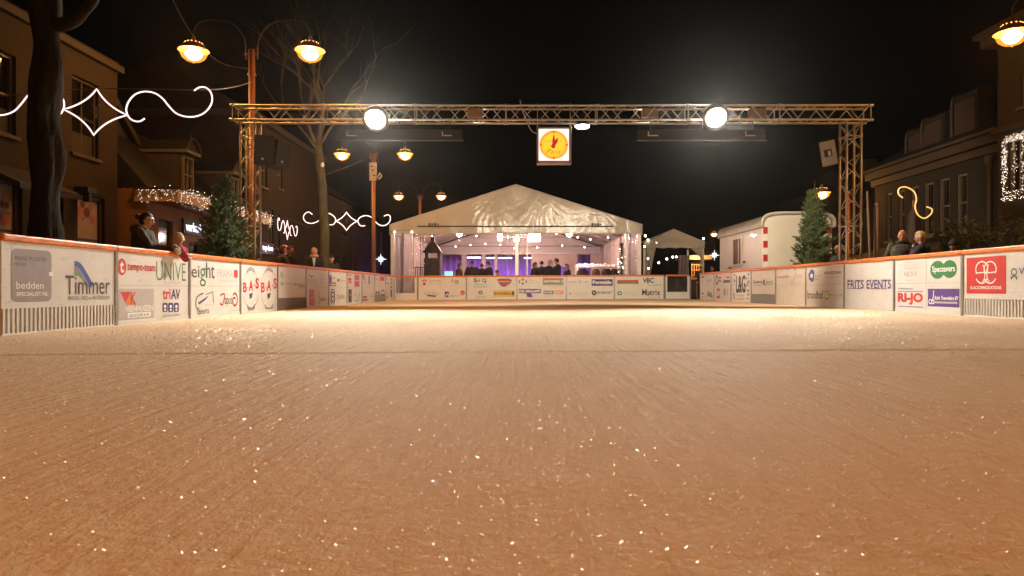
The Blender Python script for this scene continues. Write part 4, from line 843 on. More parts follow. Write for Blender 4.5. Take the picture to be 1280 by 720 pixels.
# side walls: pleated plastic and cloth
WALLV = vinyl('tent_wall', (.70, .62, .58), .3, .5, 2., .06)
for xe, sd in ((TL+.02, 1), (TR-.02, 2)):
    m = MB(); m.grid(lambda u, v, xe=xe: Vector((xe+.06*math.sin(u*70+2*noise.noise(Vector((u*8, v, sd)))), T0+.25+(T1-T0-.3)*u, GZ+(EZ-GZ)*v)), 220, 6, WALLV); m.build('side_wall', tent)
# floor and rear wall with openings into a purple-lit room
FLR = pm('tent_floor_boards', (.13, .08, .05), .5, var=.3, vs=2, stretch=(1, .1, 1))
m = MB(); m.box(((TL+TR)/2, (T0+58)/2+.2, GZ+.015), (TR-TL-.1, 58-T0, .03), FLR); tag(m.build('tent_floor'), 'brown boarded floor inside the big tent', kind='structure')
def Rx(px): return P(px, 0, T1).x
def Rz(py): return P(0, py, T1).z
RW_ = pm('rear_panel', (.62, .52, .47), .5, var=.12, vs=2, bump=.05, bs=8)
m = MB(); m.grid(lambda u, v: Vector((TL+.05+(TR-TL-.1)*u, T1-.12+.04*noise.noise(Vector((u*14, v*2, 3))), Rz(318)+(gablez(TL+.05+(TR-TL-.1)*u)-.08-Rz(318))*v)), 80, 16, VIN2); m.build('rear_gable', tent)
m = MB(); m.box((Rx(648), T1-.2, Rz(308)), (TR-TL-.3, .05, .04), pm('valance_shadow', (.25, .18, .15), .6)); m.box((Rx(650), T1-.2, Rz(317.5)), (TR-TL-.3, .06, .05), PIPE); m.build('rear_beam', tent)  # upper dark strip is valance shade put in as colour
rear = newthing('bar_partition', 'pinkish panelled partition with window openings at back of big tent', 'partition', (TM, T1, GZ))
m = MB()
for a, b in ((497, 553), (577, 583), (602, 607), (618, 622), (664, 672), (713, 722), (738, 790)): m.box((Rx((a+b)/2), T1, (Rz(318)+GZ)/2), (Rx(b)-Rx(a), .09, Rz(318)-GZ), RW_)
m.box((Rx(692.5), T1, (Rz(318)+Rz(332))/2), (Rx(713)-Rx(672), .08, Rz(318)-Rz(332)), RW_); m.build('panel', rear, bevel=.01)
m = MB()
for a, b, c, d in ((673, 712, 332.5, 372), (693.5, 695.5, 332.5, 372), (757, 775, 333, 350)):
    if b-a < 4: m.box((Rx((a+b)/2), T1-.06, (Rz(c)+Rz(d))/2), (Rx(b)-Rx(a), .03, Rz(c)-Rz(d)), PIPE)
    else:
        for e in (a, b): m.box((Rx(e), T1-.06, (Rz(c)+Rz(d))/2), (.05, .03, Rz(c)-Rz(d)), PIPE)
        m.box((Rx((a+b)/2), T1-.065, Rz(c)), (Rx(b)-Rx(a), .03, .05), PIPE)
m.build('frame', rear)
# back room
PUR = pm('room_drape', (.62, .52, .66), .7, var=.2, vs=3, bump=.4, bs=5, stretch=(3, 1, .2))
t = newthing('purple_curtain', 'purple-lit pleated curtain behind the openings of the big tent', 'curtain', (TM, 56, GZ))
m = MB(); m.grid(lambda u, v: Vector((TL-2+(TR-TL+4)*u, 56+.09*math.sin(u*190), GZ+4*v)), 400, 2, PUR); m.build('cloth', t)
LEDB = em('led_bar', (.55, .6, 1.), 9, False); LEDC = em('cyan_screen', (.1, .9, .85), 1.3, False)
for k, (a, b, py, Y) in enumerate(((584, 601, 322, 50), (608, 618, 322.5, 50), (722, 738, 331, 48), (623, 640, 322.5, 50), (655, 664, 322.5, 50))):
    m = MB(); p0, p1 = P(a, py, Y), P(b, py, Y); m.box((p0+p1)/2, (p1.x-p0.x, .06, .09), LEDB); m.box((p0+p1)/2+Vector((0, .06, 0)), (p1.x-p0.x+.05, .06, .14), BLK)
    m.box(((p0.x+p1.x)/2, Y+.07, (p0.z+4.0)/2), (.03, .03, 4.0-p0.z), BLK)
    tag(m.build('led_bar'), ('pale violet light bar in %s') % ('first opening right of the fire hood', 'second opening right of the fire hood', 'opening right of the pink partition frame', 'view through plastic left of centre pole', 'view through plastic right of centre pole')[k], 'light bar', 'violet light bars in the back room')
def glow(px, py, Y, col, e, r, label):
    p = P(px, py, Y); t = newthing('stage_light', label, 'stage light', p, 0, 'coloured stage lights in the back room')
    m = MB(); m.lathe([(.05, .14), (.1, .1), (.12, -.08), (.11, -.08), (.09, .06), (0, .07)], BLK, 16, Matrix.Translation(p)); m.tube([p+Vector((0, 0, .1)), p+Vector((0, 0, .9))], .02, BLK, 6); m.build('can', t)
    m = MB(); m.lathe([(.0, -.07), (.105, -.07), (.105, -.05), (0, -.05)], em('stage_%d' % int(col[2]*100+col[0]*10), col, e), 16, Matrix.Translation(p)); m.build('lens', t)
glow(592, 312, 52, (.46, .18, 1.), 3600, .2, 'purple stage light above first group of silhouettes'); glow(690, 314, 52, (.42, .17, 1.), 3600, .2, 'purple stage light behind the pink partition frame'); glow(632, 312, 52, (.46, .18, 1.), 3200, .2, 'purple stage light behind the centre pole'); glow(740, 313, 50, (.34, .2, 1.), 3000, .2, 'purple stage light right of the pink partition frame')
glow(560, 312, 50, (.7, .28, .85), 2400, .2, 'pink purple stage light behind the fire hood')
m = MB(); p = P(561, 342.5, 33); m.box(p, (.40, .05, .25), LEDC); m.box(p+Vector((0, .04, 0)), (.44, .05, .29), BLK); m.box((p.x, p.y+.05, (p.z+GZ)/2), (.06, .06, p.z-GZ), BLK); tag(m.build('cyan_screen'), 'small glowing cyan screen on a stand beside the fire hood', 'screen')
m = MB(); p = P(618, 349, 42); m.box((p.x, p.y, .6), (.3, .1, 1.4), em('cyan_dim', (.15, .8, .75), .6, False)); tag(m.build('cyan_cooler'), 'pale cyan lit cooler behind the silhouettes left of centre pole', 'cooler')
# inside lights
PANL = em('tent_panel_light', (1., .74, .66), 130); BULB = em('festoon_bulb', (1., .85, .72), 14, False)
for px, py, w_, lab in ((668, 297, 14, 'square white work light under tent roof right of centre pole'), (625, 296, 5, 'narrow white work light under tent roof left of centre pole')):
    p = P(px, py, 32.5); t = newthing('work_light', lab, 'work light', p, 0, 'white work lights in the big tent')
    m = MB(); m.box(p, (w_/F*32.5, .05, .34), PANL); m.build('lamp_glass', t); m = MB(); m.box(p+Vector((0, .05, 0)), (w_/F*32.5+.06, .05, .40), FSH); m.tube([p+Vector((0, .05, .18)), p+Vector((0, .05, 1.2))], .02, BLK2, 6); m.build('housing', t)
for k, (x, y) in enumerate(((-3.2, 36), (2.6, 36), (-.2, 40.5))):
    p = Vector((x, y, 3.35)); t = newthing('pendant_lamp', 'round pendant lamp under the tent roof, %s' % ('left aisle', 'right aisle', 'rear middle')[k], 'pendant lamp', p, 0, 'pendant lamps in the big tent')
    m = MB(); m.ball(p, .14, em('pendant_glass', (1., .60, .52), 560), 16, 10); m.build('globe', t); m = MB(); m.tube([p+Vector((0, 0, .13)), p+Vector((0, 0, 1.0))], .012, BLK, 6); m.build('cord', t)
BR = 'festoon strings of warm bulbs'
def festoon(pts, n, label, r=.034, sag=.0):
    path = smooth_path(pts, 8); c = path[len(path)//2]; t = newthing('festoon', label, 'festoon', c, 0, BR)
    m = MB(); m.tube([p+Vector((0, 0, .05)) for p in path], .008, BLK, 5); m.build('cable', t)
    for k in range(n):
        f = (k+.5)/n*(len(path)-1); i = int(f); p = path[i].lerp(path[min(i+1, len(path)-1)], f-i); m = MB(); m.ball(p, r, BULB, 8, 6); m.build('bulb', t)
festoon([P(486, 291, 29.4), P(509, 289, 29.3), P(540, 295, 30.5), P(575, 289, 30.6), P(605, 299, 31)], 5, 'warm bulb string under left half of tent front')
festoon([P(690, 293, 31), P(711, 291, 31), P(729, 299, 31), P(760, 297, 31), P(805, 289, 29.4)], 6, 'warm bulb string under right half of tent front')
festoon([P(563, 309, 38), P(590, 306, 38), P(620, 305, 37), P(650, 311, 37), P(700, 307, 38), P(740, 310, 38)], 8, 'warm bulb string deep inside the tent below its roof')
festoon([P(804, 303, 31), P(811, 330, 31.6), P(806, 348, 31.4)], 4, 'short bulb string hanging down beside the tent right corner', .04)
# fire hood
IRON = pm('rusty_iron', (.055, .035, .03), .6, .4, var=.4, vs=6, bump=.2)
FY = 31.0; p = P(541, 0, FY).x
t = newthing('fire_hood', 'dark iron fireplace with pyramid hood inside tent left corner', 'fireplace', (p, FY, GZ))
def zz(py, Y=FY): return P(0, py, Y).z
m = MB(); h = .43
m.add([(p-h, FY-h, zz(316)), (p+h, FY-h, zz(316)), (p+h, FY+h, zz(316)), (p-h, FY+h, zz(316)), (p-.1, FY-.1, zz(302)), (p+.1, FY-.1, zz(302)), (p+.1, FY+.1, zz(302)), (p-.1, FY+.1, zz(302))], [(0, 1, 5, 4), (1, 2, 6, 5), (2, 3, 7, 6), (3, 0, 4, 7), (4, 5, 6, 7), (0, 3, 2, 1)], IRON); m.box((p, FY, zz(298)), (.17, .17, .36), IRON); m.build('hood', t)
for a in (-1, 1):
    for b in (-1, 1): m = MB(); m.box((p+a*.28, FY+b*.28, (zz(316)+zz(324))/2), (.07, .07, zz(316)-zz(324)), IRON); m.build('hood_post', t)
m = MB(); m.box((p, FY, (zz(323)+GZ)/2), (.72, .72, zz(323)-GZ), IRON); m.build('firebox', t, bevel=.01)
m = MB()
for k in range(4): m.box((p-.5-.1*k, FY+.1, (zz(334)+GZ)/2), (.03, .03, zz(334)-GZ), IRON)
m.box((p-.65, FY+.1, zz(334)), (.4, .05, .04), IRON); m.build('rack', t)
# lit serving rail and garland
t = newthing('bar_counter', 'white-lit bar rail behind coats in right half of tent', 'bar counter', P(747, 345, 38))
m = MB(); a, b = P(720, 331, 38), P(773, 331, 38); m.box(((a.x+b.x)/2, 38, a.z-.05), (b.x-a.x, .1, .16), RW_); m.box(((a.x+b.x)/2, 38.2, .4), (b.x-a.x, .1, 1.0), RW_); m.build('counter', t)
for x_ in (a.x, (a.x+b.x)/2, b.x):
    m = MB(); m.box((x_, 38.05, (a.z+GZ)/2), (.08, .08, a.z-GZ), PIPE); m.build('post', t)
m = MB()
rn = random.Random(8)
for k in range(46): m.ball((a.x+(b.x-a.x)*rn.random(), 37.93, a.z-.1+.18*rn.random()), .010, BULB, 6, 4)
m.build('fairy_lights', t)
GARL = pm('garland_green', (.03, .05, .02), .7)
m = MB(); rn = random.Random(4); x0 = P(778, 0, 30.2).x
for k in range(1500):
    z = rn.uniform(GZ+.1, 2.5); a = rn.uniform(0, 6.3); r_ = (.22-.05*z)*rn.random()**.5; c = Vector((x0+r_*math.cos(a), 30.4+r_*math.sin(a), z)); d = Vector((rn.uniform(-1, 1), rn.uniform(-1, 1), rn.uniform(-.6, .6))).normalized()*.06; q = d.orthogonal().normalized()*.012
    m.poly([c-q, c+q, c+d], GARL)
m.tube([(x0, 30.4, GZ), (x0, 30.4, 2.5)], .03, IRON, 6)
for k in range(30): z = rn.uniform(.6, 2.4); a = rn.uniform(0, 6.3); m.ball((x0+.17*math.cos(a), 30.4+.17*math.sin(a), z), .016, BULB, 6, 4)
tag(m.build('slim_conifer'), 'slim conifer with tiny lights behind the tent right pole', 'conifer')

# ------------------------------------------------------------------ small tent
SY = 33.0; sx = P(842, 0, SY).x; sl, sr = P(804, 0, SY).x, P(881, 0, SY).x
st2 = newthing('small_tent', 'small white gabled tent with tied-back curtains right of big tent', 'tent', (sx, SY, GZ))
ez, pz = zz(303, SY), zz(287, SY); bz = zz(310, SY)
def sg(u, v):
    x = sl+(sr-sl)*u; k = 1-abs(x-sx)/(sr-sx if x > sx else sx-sl); zt_ = ez+(pz-ez)*k; return Vector((x, SY+.03*noise.noise(Vector((x*2, v*2, 9))), bz+.05*math.cos(u*30)*.3+(zt_-bz)*v))
m = MB(); m.grid(sg, 40, 12, VIN); m.build('gable', st2, solid=.006)
m = MB()
for xa, xb in ((sl-.05, sx), (sx, sr+.05)):
    m.grid(lambda u, v, xa=xa, xb=xb: Vector((xa+(xb-xa)*u, SY-.06+3.2*v, ez+.035+(pz-ez)*(1-abs(xa+(xb-xa)*u-sx)/(sx-sl)))), 12, 8, VIN2)
m.build('roof', st2, solid=.008)
for x in (sl+.06, sr-.06):
    for y in (SY+.08, SY+3.1): m = MB(); m.box((x, y, (bz+GZ)/2), (.08, .08, bz-GZ+.2), PIPE); m.build('pole', st2)
def swept(xa, xb, sgn, nm):
    def fn(u, v):
        wd = (1-v)*.15+v*.95 if sgn > 0 else (1-min(1, (1-v)*1.7))*.8+.25
        x = xa+sgn*(u*wd*(.62 if sgn > 0 else .62)); z = GZ+.3+(bz+.05-GZ-.3)*v if sgn > 0 else zz(331, SY)+(bz+.05-zz(331, SY))*v
        return Vector((x+.0, SY+.12+.05*math.sin(u*16+v*3), z))
    m = MB(); m.grid(fn, 30, 20, VIN); m.build(nm, st2, solid=.006)
swept(sl+.05, 0, 1, 'curtain'); swept(sr-.05, 0, -1, 'curtain')
m = MB(); xq = P(851, 0, 35).x
m.grid(lambda u, v: Vector((xq-.12+.6*u*(.6+.4*v), 35+.06*math.sin(u*20), GZ+.1+2.2*v)), 24, 8, pm('grey_cloth', (.22, .17, .16), .8, bump=.3)); m.build('rear_cloth', st2)
festoon([P(806, 293, 33.2), P(812, 301, 32.9), P(835, 305, 33.3), P(862, 303, 33.3), P(884, 297, 33)], 7, 'warm bulb string along small tent eave', .05)
festoon([P(820, 330, 36), P(838, 322, 36), P(848, 321, 36), P(862, 320, 36)], 6, 'warm bulb string inside the small tent', .05)
WOOD = pm('stall_wood', (.30, .16, .06), .7, var=.3, vs=2, bump=.3, bs=10, stretch=(1, 1, 8))
stl = newthing('market_stall', 'brown wooden stall with lattice behind small tent', 'stall', P(868, 345, 38))
m = MB(); a, b = P(850, 325, 38), P(888, 321, 38); m.box(((a.x+b.x)/2, 38.4, zz(322, 38)), (b.x-a.x, 1.4, .22), WOOD); m.build('roof', stl)
m = MB(); m.box(((a.x+b.x)/2, 38.7, .5), (b.x-a.x-.1, .9, 1.2), WOOD); m.build('counter', stl)
m = MB()
for k in range(5): x = P(864.5+3*k, 0, 38).x; m.box((x, 37.95, 1.0), (.04, .03, 1.7), WOOD)
for k in range(6): m.box((P(870.5, 0, 38).x, 37.93, .3+.3*k), (.6, .03, .04), WOOD)
m.build('lattice', stl)
ld = bpy.data.lights.new('stall_fill', 'POINT'); ld.energy = 220; ld.color = (1, .55, .25); ld.shadow_soft_size = .08; lo = bpy.data.objects.new('stall_fill', ld); COL.objects.link(lo); lo.location = Vector(((a.x+b.x)/2, 37.2, 2.05))-stl.location; lo.parent = stl  # unseen point light added to brighten the stall

# ------------------------------------------------------------------ white trailer
TW = pm('trailer_paint', (.66, .63, .56), .42, var=.07, vs=1.5, coat=.1, bump=.02, bs=3)
TWF = pm('trailer_front', (.74, .72, .62), .4, var=.08, vs=1.2, bump=.03, bs=2)
xa, ya = P(953, 0, 21).x, 21.0; wd, ln = 2.15, 4.5; xb, yb = xa+wd, ya+ln; tz = .35; ev = 2.36; ap = 2.78
tr_ = newthing('trailer', 'white site trailer with curved roof behind right rink boards', 'trailer', ((xa+xb)/2, (ya+yb)/2, GZ))
def arch(n=28, grow=0., up=0.):
    pts = []
    for i in range(n+1):
        q = PI*i/n; cxn = -math.cos(q); s_ = abs(cxn)**.45*(1 if cxn > 0 else -1)
        pts.append(((xa+xb)/2+s_*(wd/2+grow), ev+up+(ap-ev+grow*.3)*math.sin(q)**.5))
    return pts
m = MB(); m.prism([(xa, ya+.02, tz), (xb, ya+.02, tz), (xb, ya+.02, ev), (xa, ya+.02, ev)], (0, ln-.04, 0), TW); m.build('body', tr_, bevel=.02, fix=True)
m = MB(); m.prism([(x, ya, z) for x, z in [(xa+.05, tz), (xb-.05, tz)]+[(x, z-.03) for x, z in arch(28, -.03)[::-1]]], (0, .06, 0), TWF); m.build('front', tr_, bevel=.01)
RF = pm('trailer_roof', (.52, .49, .42), .35, .2, var=.15)
m = MB(); ar = arch(28, .04); ai = arch(28, .0, -.035); m.prism([(x, ya-.10, z) for x, z in ar]+[(x, ya-.10, z) for x, z in ai[::-1]], (0, ln+.25, 0), RF); m.build('roof', tr_, bevel=.015)
m = MB(); ar2 = arch(20, .05, .01); m.tube([(x, ya-.11, z) for x, z in ar2], .028, TW, 8); m.build('roof_edge', tr_)
m = MB(); y0, y1 = 853*xa/(928-650), 853*xa/(917-650); wz0, wz1 = P(0, 331, 23).z, P(0, 297, 23).z
m.box((xa-.012, (y0+y1)/2, (wz0+wz1)/2), (.03, y1-y0, wz1-wz0), pm('trailer_window', (.16, .03, .04), .12, var=.4, vs=3, stretch=(1, 5, 1)))
win = m.build('window', tr_)
m = MB()
for yy_ in (y0, y1): m.box((xa-.022, yy_, (wz0+wz1)/2), (.05, .06, wz1-wz0+.06), RF)
m.box((xa-.024, (y0*2+y1)/3, (wz0+wz1)/2), (.04, .04, wz1-wz0), RF)
for z_ in (wz0, wz1): m.box((xa-.022, (y0+y1)/2, z_), (.05, y1-y0, .05), RF)
m.build('frame', win)
RED = pm('marker_red', (.45, .03, .03), .4); WHT = pm('marker_white', (.82, .80, .76), .4)
for xs in (xa+.09, xb-.09):
    m = MB(); n = 9
    for k in range(n): z0_ = tz+.1+(ev-tz-.1)*k/n; m.box((xs, ya-.012, z0_+(ev-tz-.1)/n/2), (.13, .02, (ev-tz-.1)/n), RED if k % 2 == 0 else WHT)
    m.build('marker_strip', tr_)
m = MB(); m.box((xa-.03, y0-.25, 1.35), (.05, .14, .06), BLK); m.box((xa-.03, y1+.35, 1.2), (.05, .14, .06), BLK); m.build('handle', tr_, bevel=.008)
for yy_ in (ya+1.6, ya+2.4):
    for xs in (xa+.12, xb-.12):
        m = MB(); M = Matrix.Translation((xs, yy_, GZ+.3)) @ Matrix.Rotation(PI/2, 4, 'Y'); m.lathe([(.1, -.1), (.28, -.1), (.3, -.06), (.3, .06), (.28, .1), (.1, .1)], BLK, 20, M); m.lathe([(0, .07), (.17, .08), (.17, -.08), (0, -.07)], RF, 14, M); m.build('wheel', tr_)
m = MB(); m.box(((xa+xb)/2, (ya+yb)/2, tz-.05), (wd-.3, ln-.2, .1), BLK2); m.build('chassis', tr_)
# ------------------------------------------------------------------ trees
def bark(name, c, bs=14): return pm(name, c, .9, spec=.1, var=.5, vs=7, bump=1., bs=bs, stretch=(1, 1, .35))
BARK1 = bark('bark_rough', (.020, .014, .007), 26); BARK2 = bark('bark_young', (.065, .052, .026))
def limb(mb, p, d, ln, r, depth, rn, mt, up=.25, nseg=7, split=(2, 3)):
    pts = [p]; rs = [r]; q = p
    for i in range(nseg):
        d = (d+Vector((rn.uniform(-1, 1), rn.uniform(-1, 1), rn.uniform(-1, 1)))*.14+Vector((0, 0, up*.08))).normalized(); q = q+d*ln/nseg; pts.append(q); rs.append(r*(1-.55*(i+1)/nseg)*(1 if depth else 1-.9*(i+1)/nseg)+.002)
    mb.tube(pts, rs, mt, 8 if r > .03 else 5)
    if depth <= 0: return
    for k in range(rn.randint(*split)+1):
        i = rn.randint(nseg//2, nseg) if k else nseg
        nd = (d+Vector((rn.uniform(-1, 1), rn.uniform(-1, 1), rn.uniform(-.3, .8)))*.75).normalized(); limb(mb, pts[i], nd, ln*rn.uniform(.6, .85), rs[i]*.75, depth-1, rn, mt, up, nseg, split)
# thick trunk at left
rn = random.Random(12); x0, y0 = P(57, 0, 8.6).x, 8.6
t = newthing('bare_tree', 'thick rough bare trunk with stub branch at left picture edge', 'tree', (x0, y0, GZ))
m = MB(); prof = []
cen = [(57+2*math.sin(k*.8), 330-k*14) for k in range(30)]
vs = []; n = 28
for i, (px, py) in enumerate(cen):
    c = P(px, py, y0)
    for k in range(n):
        a = 2*PI*k/n; r = .165+.012*math.sin(i*.9)+.035*noise.noise(Vector((math.cos(a)*1.6, math.sin(a)*1.6, i*.22)))*1.6+.012*noise.noise(Vector((math.cos(a)*6, math.sin(a)*6, i*.8)))
        vs.append(c+Vector((math.cos(a)*r, math.sin(a)*r, 0)))
m.add(vs, [(i*n+k, i*n+(k+1) % n, (i+1)*n+(k+1) % n, (i+1)*n+k) for i in range(29) for k in range(n)], BARK1, True); m.build('trunk', t)
m = MB(); br = [P(62, 42, y0), P(70, 32, y0), P(82, 30, y0-.02), P(95, 24, y0-.05), P(105, 13, y0-.1), P(114, 4, y0-.15), P(122, -14, y0-.2)]
sp = smooth_path(br, 4); m.tube([p+Vector((0, 0, .02*noise.noise(p*5))) for p in sp], [.10-.045*i/len(sp)+.012*noise.noise(Vector((i*.7, 0, 0))) for i in range(len(sp))], BARK1, 10)
limb(m, P(122, -14, y0-.2), Vector((.3, -.1, 1)), 1.6, .05, 2, rn, BARK1); limb(m, P(55, -60, y0), Vector((-.4, .2, 1)), 2., .12, 2, rn, BARK1); limb(m, P(60, -50, y0), Vector((.4, -.3, 1)), 2., .12, 2, rn, BARK1)
m.build('branches', t)
# slim tree behind the truss
Y2 = 19.; b2 = P(403, 345, Y2)
t = newthing('bare_tree', 'slim bare tree with forked branches beside the notice-box lamp post', 'tree', (b2.x, Y2, GZ))
m = MB(); tp = [Vector((b2.x, Y2, GZ)), P(405, 320, Y2), P(405, 280, Y2), P(402, 230, Y2), P(399, 195, Y2), P(397, 180, Y2)]; sp = smooth_path(tp, 5)
m.tube([p+Vector((.012*noise.noise(p*3), 0, 0)) for p in sp], [.155-.045*i/len(sp)+.012*noise.noise(Vector((i*.6, 1, 0))) for i in range(len(sp))], BARK2, 14); m.ball(P(403, 206, Y2-.12), (.05, .03, .07), pm('cut_wood', (.55, .45, .3), .8), 10, 7); m.build('trunk', t)
m = MB()
for (px, py), (qx, qy), r in (((397, 181), (383, 60), .06), ((398, 182), (408, 70), .065), ((398, 183), (425, 110), .06), ((397, 184), (360, 95), .05), ((399, 185), (450, 85), .045), ((398, 190), (340, 120), .04)):
    a, b = P(px, py, Y2), P(qx, qy, Y2+rn.uniform(-1, 1)); limb(m, a, (b-a).normalized(), (b-a).length*.75, r, 3, rn, BARK2, .3, 7, (1, 2))
m.build('branches', t)
# firs
NEED = [pm('fir_needles', (.075, .125, .045), .7, var=.4, vs=3), pm('fir_needles_light', (.14, .19, .075), .7, var=.3, vs=3)]
FBARK = pm('fir_bark', (.10, .06, .035), .9, bump=.5)
def fir(label, base, H, R, seed, ks=1., cap=.42):
    rn = random.Random(seed); t = newthing('fir_tree', label, 'fir tree', base, 0, 'fir trees beside the rink'); base = Vector(base)
    m = MB(); m.tube([base, base+Vector((.02, 0, H*.5)), base+Vector((0, 0, H*.92))], [.06, .04, .012], FBARK, 8); m.build('trunk', t)
    m = MB()
    def needles(a, b, dens, ln):
        d = (b-a); L_ = d.length; d.normalize(); n = max(2, int(L_*dens)); o1 = d.orthogonal().normalized(); o2 = d.cross(o1)
        for i in range(n):
            p = a+(b-a)*((i+rn.random())/n); q = rn.uniform(0, 2*PI); nd = (o1*math.cos(q)+o2*math.sin(q)+d*.75).normalized(); s = d.cross(nd).normalized()*.0085; e = p+nd*ln*rn.uniform(.7, 1.2)
            m.poly([p-s, p+s, e], NEED[0 if rn.random() < .68 else 1])
    z = .12
    while z < H*.93:
        k = z/H; rad = min(cap*(.86+.14*(1-k)), R*(1-k)**.8); nb = int(8+8*(1-k)); off = rn.uniform(0, 6)
        for i in range(nb):
            a = off+2*PI*i/nb+rn.uniform(-.25, .25); ln = rad*rn.uniform(.72, 1.14); sl = rn.uniform(.05, .45)+.5*k
            d = Vector((math.cos(a), math.sin(a), sl)).normalized(); p0 = base+Vector((0, 0, z)); p1 = p0+d*ln*.6+Vector((0, 0, -.03*ln)); p2 = p0+d*ln+Vector((0, 0, .10*ln))
            m.tube([p0, p1, p2], [.010, .006, .003], FBARK, 4)
            needles(p0+d*ln*.15, p1, 120*ks, .065); needles(p1, p2, 150*ks, .065)
            nt_ = max(2, int(ln/.085))
            for j in range(nt_):
                f = .25+.72*(j+rn.random()*.5)/nt_; q = p0.lerp(p1, f/.6) if f < .6 else p1.lerp(p2, (f-.6)/.4); side = d.cross(Vector((0, 0, 1))).normalized()*(1 if j % 2 else -1)
                tl_ = (.30*ln*(1-f)+.09)*rn.uniform(.7, 1.2); e = q+(d*.75+side*.85+Vector((0, 0, rn.uniform(-.15, .35)))).normalized()*tl_
                m.tube([q, e], [.004, .002], FBARK, 3, cap=False); needles(q, e, 130*ks, .06)
        z += .09+.035*rn.random()
    m.build('crown', t)
    m = MB()
    def shoot(a, b, r=.008):
        m.tube([a, a.lerp(b, .5)+Vector((.01, 0, -.01)), b], [r, r*.8, r*.5], FBARK, 5)
        d = (b-a); dd = d.normalized(); o1 = dd.orthogonal().normalized(); o2 = dd.cross(o1)
        for i in range(int(d.length*110)):
            p = a+d*rn.random(); q = rn.uniform(0, 6.3); nd = (o1*math.cos(q)+o2*math.sin(q)+dd*1.3).normalized(); s = dd.cross(nd).normalized()*.005; m.poly([p-s, p+s, p+nd*.035], NEED[1])
    top = base+Vector((0, 0, H*.86)); shoot(top, base+Vector((.03, 0, H)), .012)
    for i in range(7):
        a = 2*PI*i/7+.4; z_ = H*rn.uniform(.62, .84); r_ = R*(1-z_/H)*.55; shoot(base+Vector((math.cos(a)*r_, math.sin(a)*r_, z_)), base+Vector((math.cos(a)*(r_+.13), math.sin(a)*(r_+.13), z_+rn.uniform(.3, .5))), .006)
    m.build('leader_shoot', t)
pb = P(1017, 0, 17.7); fir('green fir tree standing before the white trailer front', (pb.x, 17.7, GZ), P(0, 226, 17.7).z-GZ, .90, 21, cap=.60)
pb = P(280, 0, 13.55); fir('bushy dark fir tree beside left truss column', (pb.x, 13.55, GZ), P(0, 212, 13.55).z-GZ, .92, 5, cap=.58)
# dark terrace planting on the right
LEAF = pm('dark_leaves', (.03, .05, .022), .6, var=.4, vs=2)
POT = pm('dark_pot', (.05, .035, .028), .7)
def frond_plant(px, py, Y, s, label, seed):
    rn = random.Random(seed); c = P(px, py, Y); t = newthing('potted_plant', label, 'potted plant', (c.x, Y, GZ), 0, 'leafy terrace plants on the right')
    m = MB(); m.lathe([(.22*s, 0), (.3*s, .5*s), (.33*s, .55*s), (.28*s, .55*s), (.25*s, .48*s), (0, .46*s)], POT, 16, Matrix.Translation((c.x, Y, GZ))); m.build('pot', t)
    m = MB(); b = Vector((c.x, Y, GZ+.5*s))
    for k in range(34):
        a = rn.uniform(0, 6.3); h = (c.z-GZ-.5*s)*rn.uniform(.6, 1.1); r_ = rn.uniform(.2, .75)*s; pts = [b+Vector((math.cos(a)*r_*q**1.6, math.sin(a)*r_*q**1.6, h*(q*1.25-.35*q*q))) for q in [j/9 for j in range(10)]]
        m.tube(pts, [.006]*10, LEAF, 3, cap=False)
        for j in range(3, 10):
            for sd in (-1, 1):
                for _ in range(2):
                    d = (pts[j]-pts[j-1]).normalized(); q = (d.cross(Vector((0, 0, 1))).normalized()*sd+d*.9+Vector((rn.uniform(-.2, .2), 0, rn.uniform(-.5, .1)))).normalized()*(.16*s*rn.uniform(.6, 1.1)); p = pts[j-1].lerp(pts[j], rn.random()); w_ = q.orthogonal().normalized()*.016
                    m.poly([p, p+q*.5+w_, p+q, p+q*.5-w_], LEAF)
    m.build('leaves', t)
frond_plant(1222, 268, 13.5, .9, 'dark feathery plant nearest the right picture edge but one', 1); frond_plant(1262, 272, 12.8, .9, 'dark feathery plant at right picture edge above red square board', 2); frond_plant(1192, 276, 15, .8, 'dark feathery plant above the overlapping green discs', 3)
# closed parasols / poles by right column
TWOOD = pm('pole_wood', (.17, .10, .055), .6, var=.2, bump=.1)
for a, b, r, lab in ((P(1084, 240, 17), P(1090, 345, 17), .028, 'thin leaning wooden pole just right of right truss column'), (P(1096, 256, 17.2), P(1094, 345, 17.2), .062, 'thick upright wooden post right of the leaning pole')):
    m = MB(); a2_ = b+(a-b)*1.; b2_ = Vector((b.x, b.y, GZ)); m.tube([b2_, a2_], [r, r*.9], TWOOD, 10); m.ball(a2_, r*1.1, TWOOD, 10, 6); m.box(b2_+Vector((0, 0, .03)), (.4, .4, .06), BLK2); tag(m.build('wooden_post'), lab, 'post')
CANV = pm('dark_canvas', (.035, .022, .016), .8, var=.3, bump=.2, bs=5)
t = newthing('parasol', 'dark closed market parasol behind the bald man and blonde woman', 'parasol', P(1142, 0, 16.5)*1)
t.location = (P(1142, 0, 16.5).x, 16.5, GZ); W[t.name] = Matrix.Translation(t.location)
m = MB(); x, y = t.location.x, 16.5; m.tube([(x, y, GZ), (x, y, 2.6)], .03, TWOOD, 8); m.build('pole', t)
m = MB(); n_ = 16; vs = []
for i in range(14):
    z = .9+1.6*i/13; 
    for k in range(n_): a = 2*PI*k/n_; r = (.26-.012*i)*(1 if k % 2 else .6)*(1 if i < 12 else (.5 if i == 12 else .15)); vs.append((x+r*math.cos(a), y+r*math.sin(a), z))
m.add(vs, [(i*n_+k, i*n_+(k+1) % n_, (i+1)*n_+(k+1) % n_, (i+1)*n_+k) for i in range(13) for k in range(n_)], CANV, True); m.build('canopy', t)

